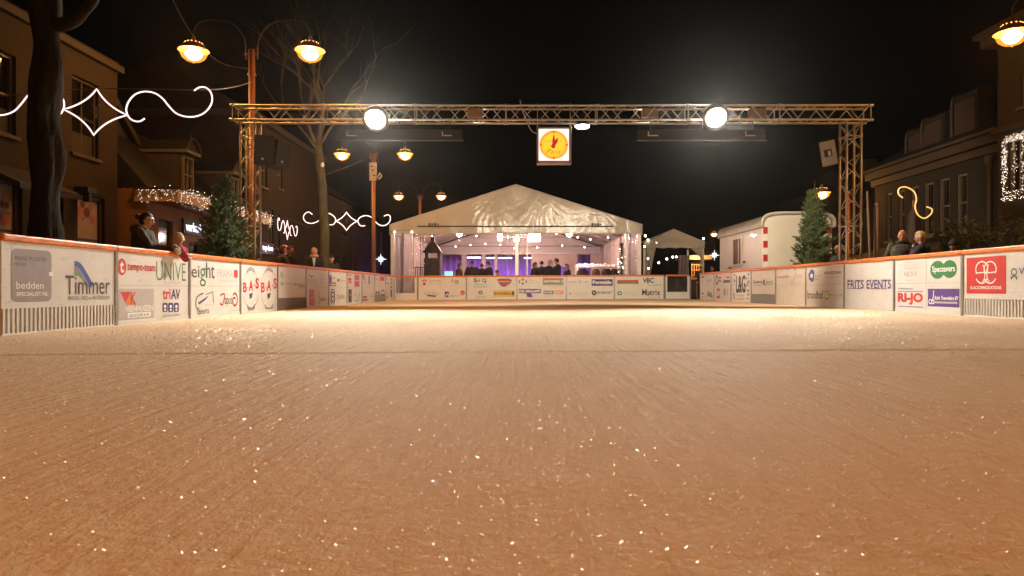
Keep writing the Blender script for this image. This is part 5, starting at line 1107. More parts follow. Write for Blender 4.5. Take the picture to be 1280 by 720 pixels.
# ------------------------------------------------------------------ buildings
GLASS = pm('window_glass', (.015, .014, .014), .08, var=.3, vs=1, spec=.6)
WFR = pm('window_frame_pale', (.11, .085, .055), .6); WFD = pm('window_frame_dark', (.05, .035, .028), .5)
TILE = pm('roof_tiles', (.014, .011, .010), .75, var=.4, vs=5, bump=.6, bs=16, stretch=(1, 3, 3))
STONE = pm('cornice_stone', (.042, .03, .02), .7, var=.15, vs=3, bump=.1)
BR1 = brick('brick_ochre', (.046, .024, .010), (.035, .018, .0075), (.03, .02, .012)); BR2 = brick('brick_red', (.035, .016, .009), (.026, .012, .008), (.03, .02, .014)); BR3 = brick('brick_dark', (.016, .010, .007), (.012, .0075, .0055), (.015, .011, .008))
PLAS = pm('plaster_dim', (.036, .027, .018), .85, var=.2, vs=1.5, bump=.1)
class Fac:
    """facade plane x = X; side +1 faces the rink from the left, -1 from the right; u is depth Y"""
    def __init__(s, X, side): s.X = X; s.side = side
    def pt(s, u, z, d=0.): return Vector((s.X+d*s.side, u, z))
    def u(s, px): return F*s.X/(px-CX)
    def z(s, py, u): return CZ+(CY-py)/F*u
    def rect(s, x0, y0, x1, y1):
        ua, ub = sorted((s.u(x0), s.u(x1))); uc = (ua+ub)/2; return (ua, ub, s.z(y1, uc), s.z(y0, uc))
def walled(fc, t, u0, u1, z0, z1, rects, mt, depth=.16, name='wall'):
    m = MB(); us = sorted({u0, u1, *[r[0] for r in rects], *[r[1] for r in rects]}); zs = sorted({z0, z1, *[r[2] for r in rects], *[r[3] for r in rects]})
    us = [u for u in us if u0 <= u <= u1]; zs = [z for z in zs if z0 <= z <= z1]
    for a, b in zip(us, us[1:]):
        for c, d in zip(zs, zs[1:]):
            um, zm = (a+b)/2, (c+d)/2
            if any(r[0] < um < r[1] and r[2] < zm < r[3] for r in rects): continue
            m.poly([fc.pt(a, c), fc.pt(b, c), fc.pt(b, d), fc.pt(a, d)], mt)
    for a, b, c, d in rects:
        for q in ([(a, c), (a, d)], [(b, c), (b, d)], [(a, c), (b, c)], [(a, d), (b, d)]): m.poly([fc.pt(*q[0], 0), fc.pt(*q[1], 0), fc.pt(*q[1], -depth), fc.pt(*q[0], -depth)], mt)
    # end walls going back
    for u in (u0, u1): m.poly([fc.pt(u, z0), fc.pt(u, z1), fc.pt(u, z1, -6), fc.pt(u, z0, -6)], mt)
    return m.build(name, t)
def window(fc, t, r, fm, bars=(1, 1), depth=.14, glass=None, sill=True, fw=.06):
    a, b, c, d = r; m = MB()
    for p, q, e, f in ((a, a+fw, c, d), (b-fw, b, c, d), (a+fw, b-fw, c, c+fw), (a+fw, b-fw, d-fw, d)): m.boxuv(fc.pt, p, q, e, f, -depth, -depth+.07, fm)
    for k in range(1, bars[0]+1): u = a+(b-a)*k/(bars[0]+1); m.boxuv(fc.pt, u-.022, u+.022, c+fw, d-fw, -depth+.002, -depth+.05, fm)
    for k in range(1, bars[1]+1): z = c+(d-c)*k/(bars[1]+1); m.boxuv(fc.pt, a+fw, b-fw, z-.022, z+.022, -depth+.004, -depth+.054, fm)
    if sill: m.boxuv(fc.pt, a-.06, b+.06, c-.07, c-.003, -.05, .06, fm)
    f_ = m.build('window', t); g_ = MB(); g_.boxuv(fc.pt, a+.01, b-.01, c+.01, d-.01, -depth-.02, -depth, glass or GLASS); g_.build('pane', f_); return f_
# left: ochre brick block nearest
fa = Fac(-9.5, 1); t = newthing('shop_building', 'ochre brick shop block behind the thick left trunk', 'building', (-9.5, 12, GZ))
hi = 5.55
ws = [fa.rect(90, 100, 123, 195), fa.rect(-22, 62, 20, 165)]; sh = [fa.rect(97, 245, 131, 303), fa.rect(-2, 223, 28, 288)]
sh = [(a, b, .55, d) for a, b, c, d in sh]; dr = (13.45, 14.2, GZ+.05, 2.35)
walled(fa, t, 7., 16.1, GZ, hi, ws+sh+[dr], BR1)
for r in ws:
    window(fa, t, r, WFD, (1, 1))
    m = MB(); m.boxuv(fa.pt, r[0]+.08, r[1]-.08, r[2]+.07, r[2]+.48, -.13, -.095, PLAS); m.build('balustrade_panel', t)
AW = pm('awning_dark', (.03, .022, .02), .8, bump=.2)
POSTER = [pm('poster_paper', (.42, .33, .27), .6, var=.08), pm('poster_brown', (.14, .06, .04), .6), pm('poster_pink', (.45, .16, .16), .6), pm('poster_tan', (.42, .28, .14), .6)]
for i, r in enumerate(sh):
    w_ = window(fa, t, r, WFD, (0, 0), sill=True, fw=.09)
    m = MB(); m.boxuv(fa.pt, r[0]+.10, r[1]-.10, r[3]-1.35, r[3]-.1, -.13, -.115, POSTER[0])
    rn = random.Random(i+3); d_ = -.113
    for k in range(11):
        u = rn.uniform(r[0]+.2, r[1]-.2); z = rn.uniform(r[3]-.8, r[3]-.2); q = rn.uniform(.05, .12); d_ += .0012
        m.poly([fa.pt(u+q*math.cos(j*PI/10), z+q*math.sin(j*PI/10), d_) for j in range(20)], POSTER[1+k % 3])
    m.boxuv(fa.pt, r[0]+.10, r[1]-.10, r[3]-1.0, r[3]-.95, -.114, -.108, WFD)
    for k in range(3): m.poly([fa.pt(r[0]+.3+.2*k+.06*math.cos(j*PI/8), r[3]-1.17+.06*math.sin(j*PI/8), -.11) for j in range(16)], POSTER[2])
    m.build('poster', t)
m = MB(); m.boxuv(fa.pt, dr[0], dr[1], dr[2], dr[3], -.15, -.1, WFD); m.boxuv(fa.pt, dr[0]+.12, dr[1]-.12, dr[2]+.3, dr[3]-.15, -.098, -.09, GLASS); m.boxuv(fa.pt, dr[0]+.05, dr[0]+.09, .9, 1.1, -.098, -.05, TRM); m.build('door', t)
m = MB(); m.boxuv(fa.pt, 6.9, 16.2, hi, hi+.16, -6, .12, STONE); m.build('cornice', t, bevel=.02)
m = MB(); m.boxuv(fa.pt, 6.95, 16.15, hi+.16, hi+.25, -5.9, 0, TILE); m.build('roof', t)
m = MB(); u = fa.u(98); z = fa.z(238, u); m.boxuv(fa.pt, u-.15, u+.15, z-.05, z+.06, .0, .3, BLK2); m.boxuv(fa.pt, u-.08, u+.02, z-.25, z-.05, .15, .28, BLK2); m.build('wall_lamp', t)
for (a, b, z_) in ((11.6, 13.2, fa.z(205, 12.4)),):
    m = MB(); m.prism([fa.pt(a, z_, .02), fa.pt(a, z_-.45, 1.0), fa.pt(a, z_-.55, 1.0), fa.pt(a, z_-.1, .02)], (0, b-a, 0), AW); m.build('awning', t)
# left: dark gabled house
fb = Fac(-10.3, 1); t = newthing('gabled_house', 'dark narrow house with sloping white verge between ochre block and lit shop', 'house', (-10.3, 18, GZ))
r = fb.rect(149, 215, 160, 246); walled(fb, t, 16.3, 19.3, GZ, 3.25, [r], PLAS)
window(fb, t, r, pm('window_frame_white', (.6, .55, .46), .6), (0, 0))
m = MB(); pk = (17.0, 5.2); m.prism([fb.pt(16.3, 3.25), fb.pt(19.3, 3.25), fb.pt(*pk)], (-6, 0, 0), PLAS); m.build('gable', t)
m = MB()
for (a, c), (b, d) in (((19.42, 3.13), pk), ((15.9, 3.13), pk)): m.prism([fb.pt(a, c, .15), fb.pt(b, d, .15), fb.pt(b, d+.14, .15), fb.pt(a, c+.14, .15)], (-6.2, 0, 0), TILE)
m.build('roof', t)
m = MB()
for (a, c), (b, d) in (((19.42, 3.11), pk), ((15.9, 3.11), pk)): m.prism([fb.pt(a, c, .152), fb.pt(b, d, .152), fb.pt(b, d+.19, .152), fb.pt(a, c+.19, .152)], (.04, 0, 0), STONE)
m.build('verge_board', t)
m = MB(); m.tube([fb.pt(19.2, 3.0, .1), fb.pt(19.2, GZ, .1)], .045, STONE, 8); m.build('drainpipe', t)
# left: lit shop with canopy and mansard
fc_ = Fac(-9.0, 1); t = newthing('shop_building', 'low shop with sparkling icicle canopy and spired dormers on left', 'building', (-9, 19, GZ))
WP = pm('shop_panel', (.34, .16, .065), .6, var=.2, vs=2, bump=.1, bs=20)
dw = (17.0, 17.7, GZ+.04, 2.2); sw = [(18.55, 19.95, .6, 1.75), (20.3, 21.9, .6, 1.9)]
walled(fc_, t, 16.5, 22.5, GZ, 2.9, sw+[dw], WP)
m = MB(); m.boxuv(fc_.pt, *dw, -.14, -.1, WFD); m.boxuv(fc_.pt, dw[0]+.1, dw[1]-.1, .4, 2.05, -.098, -.09, GLASS); m.build('door', t)
LITW = em('goods_glow', (1., .55, .12), .5, False)  # goods glow on their own in place of shop window lighting
for i, r in enumerate(sw):
    window(fc_, t, r, WFD, (1, 0))
    m = MB(); rn = random.Random(i)
    m.boxuv(fc_.pt, r[0]+.1, r[1]-.1, r[2]+.05, r[2]+.5, -.6, -.3, WP)
    for k in range(7): u = r[0]+.15+(r[1]-r[0]-.3)*k/6; m.ball(fc_.pt(u, r[2]+.66+.1*rn.random(), -.38), (.09, .10, .12+.06*rn.random()), LITW, 8, 6)
    m.build('display', t)
ct, cb_ = fc_.z(237, 16.5), fc_.z(252, 16.5)
m = MB(); m.boxuv(fc_.pt, 16.45, 22.6, cb_, ct, -.3, .75, pm('canopy_fascia', (.55, .32, .16), .6, var=.2)); m.boxuv(fc_.pt, 16.4, 22.65, ct, ct+.05, -.3, .82, STONE); m.build('canopy', t)
ICI = em('icicle_bulb', (1., .80, .62), 10)
m = MB(); rn = random.Random(2)
for k in range(620):
    u = rn.uniform(16.45, 22.6); z = ct+.03-.42*rn.random()**1.6*(1 if rn.random() < .5 else .8); m.ball(fc_.pt(u, z, .80+.03*rn.random()), .0028+.0022*rn.random(), ICI, 5, 3)
for k in range(60):
    d = rn.uniform(-.2, .8); m.ball(Vector((-9+d, 16.42, ct+.02-.35*rn.random()**1.5)), .0042, ICI, 5, 3)
for k in range(260):
    u = rn.uniform(16.6, 22.5); m.ball(fc_.pt(u, ct+.12*rn.random(), rn.uniform(0, .8)), .006, ICI, 5, 3)
ic = m.build('icicle_lights'); tag(ic, 'curtain of tiny white icicle lights draped along shop canopy', 'string lights')
m = MB(); mz = 4.75; m.add([fc_.pt(16.5, 2.92, .0), fc_.pt(22.5, 2.92, 0), fc_.pt(22.5, mz, -1.6), fc_.pt(16.5, mz, -1.6), fc_.pt(16.5, 2.92, -6), fc_.pt(22.5, 2.92, -6), fc_.pt(22.5, mz, -4.5), fc_.pt(16.5, mz, -4.5)], [(0, 1, 2, 3), (3, 2, 6, 7), (0, 3, 7, 4), (1, 5, 6, 2)], TILE); m.build('roof', t)
def dormer(px0, py0, px1, py1, apex):
    r = fc_.rect(px0, py0, px1, py1); a, b, c, d = r; uc = (a+b)/2
    m = MB(); m.boxuv(fc_.pt, a-.06, b+.06, c-.15, d+.05, -1.8, -.05, WFD); q = m.build('dormer', t)
    fx = Fac(-9.0+.12, 1); window(fx, q, r, WFR, (1, 1), depth=.14, fw=.06)
    m = MB(); zt_ = d+.05; m.boxuv(fc_.pt, a-.12, b+.12, zt_, zt_+.08, -1.6, .2, WFR)
    ap = fc_.z(apex, uc); m.prism([fc_.pt(a-.12, zt_+.08, .14), fc_.pt(b+.12, zt_+.08, .14), fc_.pt(uc, zt_+.42, .14)], (-1.5, 0, 0), TILE)
    for sg in (-1, 1): m.tube(smooth_path([fc_.pt(uc+sg*((b-a)/2+.14), zt_+.08, .2), fc_.pt(uc+sg*((b-a)/2-.02), zt_+.30, .2), fc_.pt(uc, zt_+.44, .2)], 5), .025, STONE, 6)
    m.build('pediment', q); m = MB(); m.tube([fc_.pt(uc, zt_+.3, .1), fc_.pt(uc, ap, .1)], [.035, .008], STONE, 6); m.build('spire', q)
dormer(227, 196, 240, 242, 167); dormer(286, 222, 297, 266, 199)
SIGN = em('sign_white', (.85, .9, 1.), 2.6, False)
def sign(fc, t, x0, y0, x1, y1, body, bg_, label=None):
    a, b, c, d = fc.rect(x0, y0, x1, y1); m = MB(); m.boxuv(fc.pt, a-.12, b+.12, c-.08, d+.08, .01, .06, bg_); s_ = m.build('sign', t, bevel=.008)
    vs, fs = text_geo(body, .02); m = MB(); fl = fc.side < 0; m.add([fc.pt(a+(b-a)*((1-x) if fl else x), c+(d-c)*y, .064) for x, y in vs], fs, SIGN); m.build('lettering', s_)
sign(fc_, t, 229.5, 279, 250, 290, 'verkerk', pm('sign_back', (.02, .02, .035), .4))
# left: tall dark brick house
fd = Fac(-9.0, 1); t = newthing('brick_house', 'tall dark brick house with paired pale windows behind left truss column', 'house', (-9, 26, GZ))
ws = [fd.rect(326, 190, 334, 234), fd.rect(335, 262, 342, 304), fd.rect(347, 200, 353, 236), fd.rect(345, 268, 350, 300)]
ws[1] = (ws[1][0], ws[1][1], 1.95, ws[1][3]); ws[3] = (ws[3][0], ws[3][1], 1.95, ws[3][3])
shp = (26.6, 28.2, .3, 1.45)
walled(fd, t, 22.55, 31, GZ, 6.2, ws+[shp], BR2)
for r in ws: window(fd, t, r, WFR, (1, 1))
window(fd, t, shp, WFD, (1, 0))
m = MB(); m.boxuv(fd.pt, 22.5, 31.1, 6.2, 6.42, -6, .2, STONE); m.build('cornice', t)
m = MB(); m.prism([fd.pt(22.55, 6.42, 0), fd.pt(22.55, 8.2, -3), fd.pt(22.55, 6.42, -6)], (0, 8.5, 0), TILE); m.build('roof', t)
sign(fd, t, 326, 306.5, 339, 315, 'top-bon', pm('sign_purple', (.06, .03, .09), .4))
t2 = newthing('round_sign', 'glowing red round sign with white cross-shaped mark on left street', 'sign', P(355, 313, 24.9))
c = P(355, 313, 24.9); M = Matrix.Translation(c) @ Matrix.Rotation(R_(90), 4, 'X')
m = MB(); m.lathe([(0, .05), (.19, .05), (.20, .03), (.20, -.03), (.19, -.05), (0, -.05)], em('sign_red', (.75, .02, .05), .8, False), 28, M); m.build('disc', t2)
m = MB()
for a in (20, 80, 140): q = Vector((math.cos(R_(a)), 0, math.sin(R_(a)))); s_ = Vector((-q.z, 0, q.x)); m.prism([c+q*.14+s_*.04, c+q*.14-s_*.04, c-q*.14-s_*.04, c-q*.14+s_*.04], (0, -.052-.001*a/20, 0), SIGN)
m.build('mark', t2); m = MB(); m.tube([c+Vector((-.20, 0, 0)), c+Vector((-.5, .0, 0))], .025, BLK2, 6); m.build('bracket', t2)
# far dark street row, left and right, behind everything
def row_house(X, side, y0, y1, h, rh, mt, label, n=2):
    f = Fac(X, side); t = newthing('row_house', label, 'house', (X, (y0+y1)/2, GZ), 0, 'dark houses along the street'); ws = []
    for k in range(n):
        for z in (.9, 3.3): u = y0+(y1-y0)*(k+.5)/n; ws.append((u-.5, u+.5, z, z+1.4))
    ws = [r for r in ws if r[3] < h-.2]; walled(f, t, y0, y1, GZ, h, ws, mt)
    for r in ws: window(f, t, r, WFD, (1, 0))
    m = MB(); m.prism([f.pt(y0, h, .2), f.pt(y0, h+rh, -3), f.pt(y0, h, -6.2)], (0, y1-y0, 0), TILE); m.build('roof', t)
    m = MB(); m.boxuv(f.pt, y0+.6, y0+1.2, h+rh*.5, h+rh+.7, -3.2, -2.6, mt); m.build('chimney', t)
row_house(-9.6, 1, 31.2, 39, 5.2, 2.4, BR3, 'dark brick house between edge-on scroll light and slim tree'); row_house(-10, 1, 39.2, 48, 4.6, 2.6, PLAS, 'dark house seen between slim tree and notice-box lamp post'); row_house(-10.4, 1, 48.2, 60, 5., 2.4, BR3, 'dark house just left of the big tent')
row_house(13.4, -1, 23, 33, 3.6, 2.0, BR3, 'low dark house behind the white trailer'); row_house(14.5, -1, 33.2, 46, 4.0, 2.2, PLAS, 'dark far house left of the trailer roof')
# right: long brick house with dormers
fe = Fac(11.5, -1); t = newthing('brick_house', 'long brick house with pale cornice and arched dormers on right', 'house', (11.5, 19, GZ))
rc = [fe.rect(1155, 208, 1167, 257), fe.rect(1174, 198, 1187, 257), fe.rect(1196, 185, 1209, 250), fe.rect(1139, 218, 1148, 262), fe.rect(1123, 225, 1131, 268), fe.rect(1108, 236, 1115, 280)]
rc = [(a, b, 1.95, min(d, 3.45)) for a, b, c, d in rc]; gd = [(17.0, 18.6, .4, 1.5), (19.4, 20.6, .4, 1.5)]
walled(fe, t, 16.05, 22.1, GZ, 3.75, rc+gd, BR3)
for r in rc: window(fe, t, r, WFR, (0, 1), depth=.1)
for r in gd: window(fe, t, r, WFD, (1, 0))
m = MB(); m.boxuv(fe.pt, 16.0, 22.2, 3.75, 3.95, -.4, .10, STONE); m.boxuv(fe.pt, 16.0, 22.25, 3.953, 4.18, -.4, .26, STONE); m.boxuv(fe.pt, 16.0, 22.3, 4.183, 4.27, -.4, .38, STONE)
m.build('cornice', t, bevel=.01)
m = MB(); m.prism([fe.pt(16.05, 4.27, .3), fe.pt(16.05, 6.0, -2.6), fe.pt(16.05, 4.27, -6)], (0, 6.1, 0), TILE); m.build('roof', t)
for px, y1 in ((1180, 120), (1143, 148), (1124, 163)):
    u = fe.u(px); z = fe.z(y1, u); m = MB()
    m.prism([fe.pt(u, 4.2, -.25), fe.pt(u, z-.1, -.25)]+[fe.pt(u, z-.1+.12*math.sin(q*PI/6), -.6-.35*(-math.cos(q*PI/6))) for q in range(1, 6)]+[fe.pt(u, z-.1, -2.4), fe.pt(u, 4.2, -2.4)], (0, -1.0, 0), TILE); d_ = m.build('dormer', t)
    m = MB(); m.tube(smooth_path([fe.pt(u+.01, 4.25, -.22), fe.pt(u+.01, z-.25, -.22), fe.pt(u+.01, z-.03, -.34), fe.pt(u+.01, z, -.6)], 5), .045, STONE, 7); m.build('trim', d_)
    m = MB(); m.boxuv(fe.pt, u-.9, u-.1, 4.35, z-.25, -.248, -.22, WFD); m.build('shutter', d_)
m = MB(); m.tube([fe.pt(16.6, 3.7, .08), fe.pt(16.6, GZ, .08)], .05, STONE, 8); m.lathe([(.05, -.15), (.11, .0), (.11, .1)], STONE, 10, Matrix.Translation(fe.pt(16.6, 3.6, .08))); m.build('drainpipe', t)
# right: pale corner building with light-trimmed window
ff = Fac(11.2, -1); t = newthing('corner_building', 'pale tall building with light-trimmed window at right picture edge', 'building', (11.2, 14, GZ))
wl_ = ff.rect(1259, 172, 1283, 240); w2_ = ff.rect(1275, 88, 1300, 130); w3_ = ff.rect(1275, 135, 1296, 158)
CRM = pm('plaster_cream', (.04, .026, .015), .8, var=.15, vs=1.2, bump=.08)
w3_ = (w3_[0], w3_[1], wl_[3]+.35, w2_[2]-.3)
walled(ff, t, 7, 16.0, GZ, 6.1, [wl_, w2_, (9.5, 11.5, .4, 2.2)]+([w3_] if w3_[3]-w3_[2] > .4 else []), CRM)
for r in (wl_, w2_)+((w3_,) if w3_[3]-w3_[2] > .4 else ()): window(ff, t, r, WFR, (1, 1))
window(ff, t, (9.5, 11.5, .4, 2.2), WFD, (1, 0))
m = MB(); zc = ff.z(163, 15.6); m.boxuv(ff.pt, 6.9, 16.04, zc, zc+.12, -.1, .14, STONE); m.boxuv(ff.pt, 6.9, 16.1, 6.1, 6.3, -6, .35, STONE); m.boxuv(ff.pt, 6.9, 16.15, 6.303, 6.42, -6, .5, STONE); m.build('cornice', t, bevel=.015)
m = MB(); m.boxuv(ff.pt, 7, 16, 6.42, 6.6, -6, .1, TILE); m.build('roof', t)
m = MB(); rn = random.Random(6); a, b, c, d = wl_
for k in range(420):
    e = rn.random()
    if e < .36: u, z = b+rn.uniform(-.06, .10), rn.uniform(c-.15, d)
    elif e < .55: u, z = rn.uniform(a, b), d+rn.uniform(-.08, .10)
    elif e < .7: u, z = rn.uniform(a, b), c+rn.uniform(-.18, .04)
    elif e < .85: u, z = (a+b)/2+rn.uniform(-.08, .08), rn.uniform(c, d)
    else: u, z = a+rn.uniform(-.08, .08), rn.uniform(c, d)
    m.ball(ff.pt(u, z, .03+.05*rn.random()), .0042, ICI, 5, 3)
tag(m.build('fairy_lights'), 'dense warm fairy lights framing upper window at right picture edge', 'string lights')
# awning in front of the right house
m = MB(); m.prism([fe.pt(16.2, 1.75, .02), fe.pt(16.2, 1.30, 1.6), fe.pt(16.2, 1.2, 1.6), fe.pt(16.2, 1.65, .02)], (0, 5.4, 0), CANV); t9 = m.build('awning'); tag(t9, 'long dark terrace awning low on the right brick house', 'awning')
# ------------------------------------------------------------------ people
SKIN = pm('skin', (.58, .34, .23), .5, var=.08, vs=8); SKINR = pm('skin_ruddy', (.58, .27, .17), .45, var=.1, vs=8)
EYE = pm('eye_dark', (.02, .016, .014), .3); LIP = pm('lips', (.38, .12, .10), .45)
def cl(name, c, bump=1.): return pm('cloth_'+name, c, .85, var=.35, vs=6, bump=bump, bs=13, stretch=(1, 1, .5))
C_BLACK, C_NAVY, C_GREEN, C_GREY, C_MAROON, C_JEAN, C_BROWN, C_WHITE, C_RED = cl('black', (.022, .02, .02)), cl('navy', (.03, .035, .05)), cl('olive', (.07, .06, .035)), cl('grey', (.12, .11, .10)), cl('maroon', (.30, .02, .05)), cl('jeans', (.04, .05, .09)), cl('brown', (.09, .05, .03)), cl('white', (.75, .72, .66)), cl('red', (.5, .06, .03))
H_DARK, H_BLOND, H_GREY, H_BROWN = pm('hair_dark', (.018, .012, .010), .5, var=.4, vs=30, bump=.6, bs=60, stretch=(1, 1, .3)), pm('hair_blond', (.62, .44, .22), .5, var=.3, vs=30, bump=.6, bs=60, stretch=(1, 1, .3)), pm('hair_grey', (.30, .25, .20), .6, var=.3, vs=30, bump=.6, bs=60), pm('hair_brown', (.10, .055, .03), .5, var=.4, vs=30, bump=.6, bs=60)
def capsule(mb, a, b, ra, rb, n=12):
    a, b = Vector(a), Vector(b); k = 5; d = (b-a); L_ = max(d.length, 1e-4); d.normalize(); pts = []; rs = []
    for i in range(1, k): q = PI/2*i/k; pts.append(a-d*ra*math.cos(q)); rs.append(ra*math.sin(q))
    pts += [a, b]; rs += [ra, rb]
    for i in range(1, k): q = PI/2*(k-i)/k; pts.append(b+d*rb*math.cos(q)); rs.append(rb*math.sin(q))
    mb.tube(pts, rs, SKIN, n)
def oval_capsule(mb, sec, n=18):
    """torso: stacked ellipses (centre, rx, ry) closed at both ends"""
    vs = []
    for c, rx, ry in sec:
        for k in range(n): a = 2*PI*k/n; vs.append(Vector(c)+Vector((rx*math.cos(a), ry*math.sin(a), 0)))
    N = len(sec); mb.add(vs, [(i*n+k, i*n+(k+1) % n, (i+1)*n+(k+1) % n, (i+1)*n+k) for i in range(N-1) for k in range(n)]+[tuple(range(n))[::-1], tuple(range((N-1)*n, N*n))], SKIN, True)
def sstep(a, b, x): t_ = max(0, min(1, (x-a)/(b-a))); return t_*t_*(3-2*t_)
def head_point(d, s=1.):
    """d: unit direction in head space (face towards -Y) -> surface point, head 0.235 m high"""
    x, y, z = d; p = Vector((x*.074, y*.094, z*.116))
    low = sstep(.0, -1, z)
    p.x *= 1-.28*low; p.y *= 1-.10*low*(1 if y > 0 else .2)
    if z > .2: p.y *= 1+.02
    if y > .2 and z < -.3: p.y *= 1-.35*sstep(-.3, -.9, z)
    if y < 0:
        f = sstep(0, -.6, y)
        p.y -= .038*f*math.exp(-(x/.16)**2)*math.exp(-((z+.22)/.17)**2)      # nose
        p.y -= .012*f*math.exp(-(x/.14)**2)*math.exp(-((z-.0)/.2)**2)
        p.y += .012*f*(math.exp(-((abs(x)-.40)/.17)**2))*math.exp(-((z-.02)/.13)**2)   # eye sockets
        p.y -= .006*f*math.exp(-((z-.22)/.10)**2)*math.exp(-(x/.6)**2)       # brow
        p.y -= .008*f*math.exp(-(x/.28)**2)*math.exp(-((z+.56)/.10)**2)      # mouth
        p.y -= .012*f*math.exp(-(x/.3)**2)*math.exp(-((z+.88)/.13)**2)       # chin
    return p*s
def remesh(o, vox, it=4):
    md = o.modifiers.new('r', 'REMESH'); md.mode = 'VOXEL'; md.voxel_size = vox; md.use_smooth_shade = True
    s = o.modifiers.new('s', 'SMOOTH'); s.factor = .5; s.iterations = it
    dg = bpy.context.evaluated_depsgraph_get(); dg.update(); me = bpy.data.meshes.new_from_object(o.evaluated_get(dg)); old = o.data; o.modifiers.clear(); o.data = me; me.name = old.name; bpy.data.meshes.remove(old)
    for p in me.polygons: p.use_smooth = True
def fold(o, a):
    for v in o.data.vertices: v.co += Vector((noise.noise(v.co*9), noise.noise(v.co*9+Vector((7, 0, 0))), 0))*a
def setmat(o, m): o.data.materials.clear(); o.data.materials.append(m)
def person(label, loc, rz, H=1.72, coat=None, pants=None, skin=None, hair=None, hairstyle='short', hat=None, hatstyle=None, glasses=False, scarf=None, shirt=None, hood=False, arms='down', tilt=(0, 0), turn=0., lean=0., vox=.012, group=None, female=False, near=True):
    coat = coat or C_BLACK; pants = pants or C_JEAN; skin = skin or SKIN
    t = newthing('person', label, 'person', loc, rz, group); T = W[t.name]; k = H/1.74
    def q(x, y, z):  # body space -> world; upper body leans about the hips
        v = Vector((x, y, z))
        if z > .95: a = lean; dz = z-.95; v = Vector((x, y*math.cos(a)-dz*math.sin(a), .95+dz*math.cos(a)+y*math.sin(a)))
        return v*k
    sw = .165 if female else .185
    J = {}
    for s in (-1, 1):
        sh = q(s*sw, .01, 1.42)
        if arms == 'down': el, wr = q(s*(sw+.06), .04, 1.12), q(s*(sw+.05), -.06, .87)
        elif arms == 'pockets': el, wr = q(s*(sw+.10), .08, 1.14), q(s*.17, -.09, .95)
        elif arms == 'rail': el, wr = q(s*(sw+.05), -.12, 1.18), q(s*.14, -.34, 1.13)
        elif arms == 'chin': el, wr = (q(s*(sw+.02), -.16, 1.19), q(s*.06, -.13, 1.42)) if s > 0 else (q(s*(sw+.04), -.08, 1.16), q(.03, -.2, 1.16))
        elif arms == 'hug': el, wr = q(s*(sw+.05), -.16, 1.20), q(s*.10, -.42, 1.22)
        elif arms == 'over': el, wr = (q(s*(sw+.03), -.14, 1.20), q(s*(sw-.02), -.36, 1.02)) if s > 0 else (q(s*(sw+.03), -.12, 1.2), q(s*.12, -.30, 1.14))
        J[s] = (sh, el, wr, q(s*.095, 0, .92), q(s*.10, -.02, .50), q(s*.105, .02, .09), q(s*.115, -.15, .035))
    hc = q(0, -.025, 1.615); Hm = Matrix.Translation(hc) @ Matrix.Rotation(turn, 4, 'Z') @ Matrix.Rotation(tilt[0], 4, 'X') @ Matrix.Rotation(tilt[1], 4, 'Y') @ Matrix.Scale(k*1.0, 4)
    hs = 1.
    def torso(mb, e=0., zlow=.80, ztop=1.47, b=0.):
        sec = []
        for z, rx, ry, yo in ((.80, .165, .11, 0), (.92, .17, .115, 0), (1.06, .145 if female else .155, .10, 0), (1.2, .15 if female else .17, .112, -.005), (1.33, .165 if female else .19, .115, 0), (1.41, .15 if female else .175, .095, .01), (1.455, .095, .075, .015), (1.475, .065, .06, .01)):
            if z < zlow-1e-6 or z > ztop+1e-6: continue
            sec.append((q(0, yo, z), (rx+e)*k, (ry+e+b)*k))
        oval_capsule(mb, sec)
    m = MB(); torso(m)
    capsule(m, q(0, .015, 1.44), q(0, .0, 1.54), .06*k, .055*k)
    for s in (-1, 1):
        sh, el, wr, hp, kn, an, to = J[s]
        capsule(m, sh, el, .058*k, .043*k); capsule(m, el, wr, .043*k, .03*k)
        d = (wr-el).normalized(); hd = wr+d*.075*k; capsule(m, wr, hd, .03*k, .036*k, 10)
        capsule(m, hp, kn, .088*k, .058*k); capsule(m, kn, an, .056*k, .036*k); capsule(m, an, to, .042*k, .034*k)
        if near:
            sd = d.cross(Vector((0, 0, 1))); sd = sd.normalized() if sd.length > .1 else Vector((0, 1, 0))
            for f in range(4): a = hd+sd*(f-1.5)*.019*k; capsule(m, a, a+d*(.045+.012*(f in (1, 2)))*k+Vector((0, 0, -.012*k)), .0095*k, .008*k, 6); capsule(m, a+d*(.045+.012*(f in (1, 2)))*k+Vector((0, 0, -.012*k)), a+d*.07*k+Vector((0, 0, -.035*k)), .0085*k, .0075*k, 6)
            capsule(m, wr+d*.02*k-sd*.028*k*s, wr+d*.06*k-sd*.052*k*s, .012*k, .0095*k, 6)
    nu, nv = 30, 24; vs = []
    for j in range(nv+1):
        th = PI*j/nv
        for i in range(nu): a = 2*PI*i/nu; vs.append(Hm @ head_point((math.sin(th)*math.cos(a), math.sin(th)*math.sin(a), math.cos(th)), hs))
    m.add(vs, [(j*nu+i, (j+1)*nu+i, (j+1)*nu+(i+1) % nu, j*nu+(i+1) % nu) for j in range(nv) for i in range(nu)], SKIN, True)
    for s in (-1, 1): m.ball(Hm @ Vector((s*.074, .008, -.01)), (.014*k, .02*k, .032*k), SKIN, 8, 6)
    m.v = [tuple(T @ Vector(v)) for v in m.v]
    b = m.build('body', t, fix=True); remesh(b, vox, 1 if near else 2); b.data.materials.clear(); b.data.materials.append(skin)
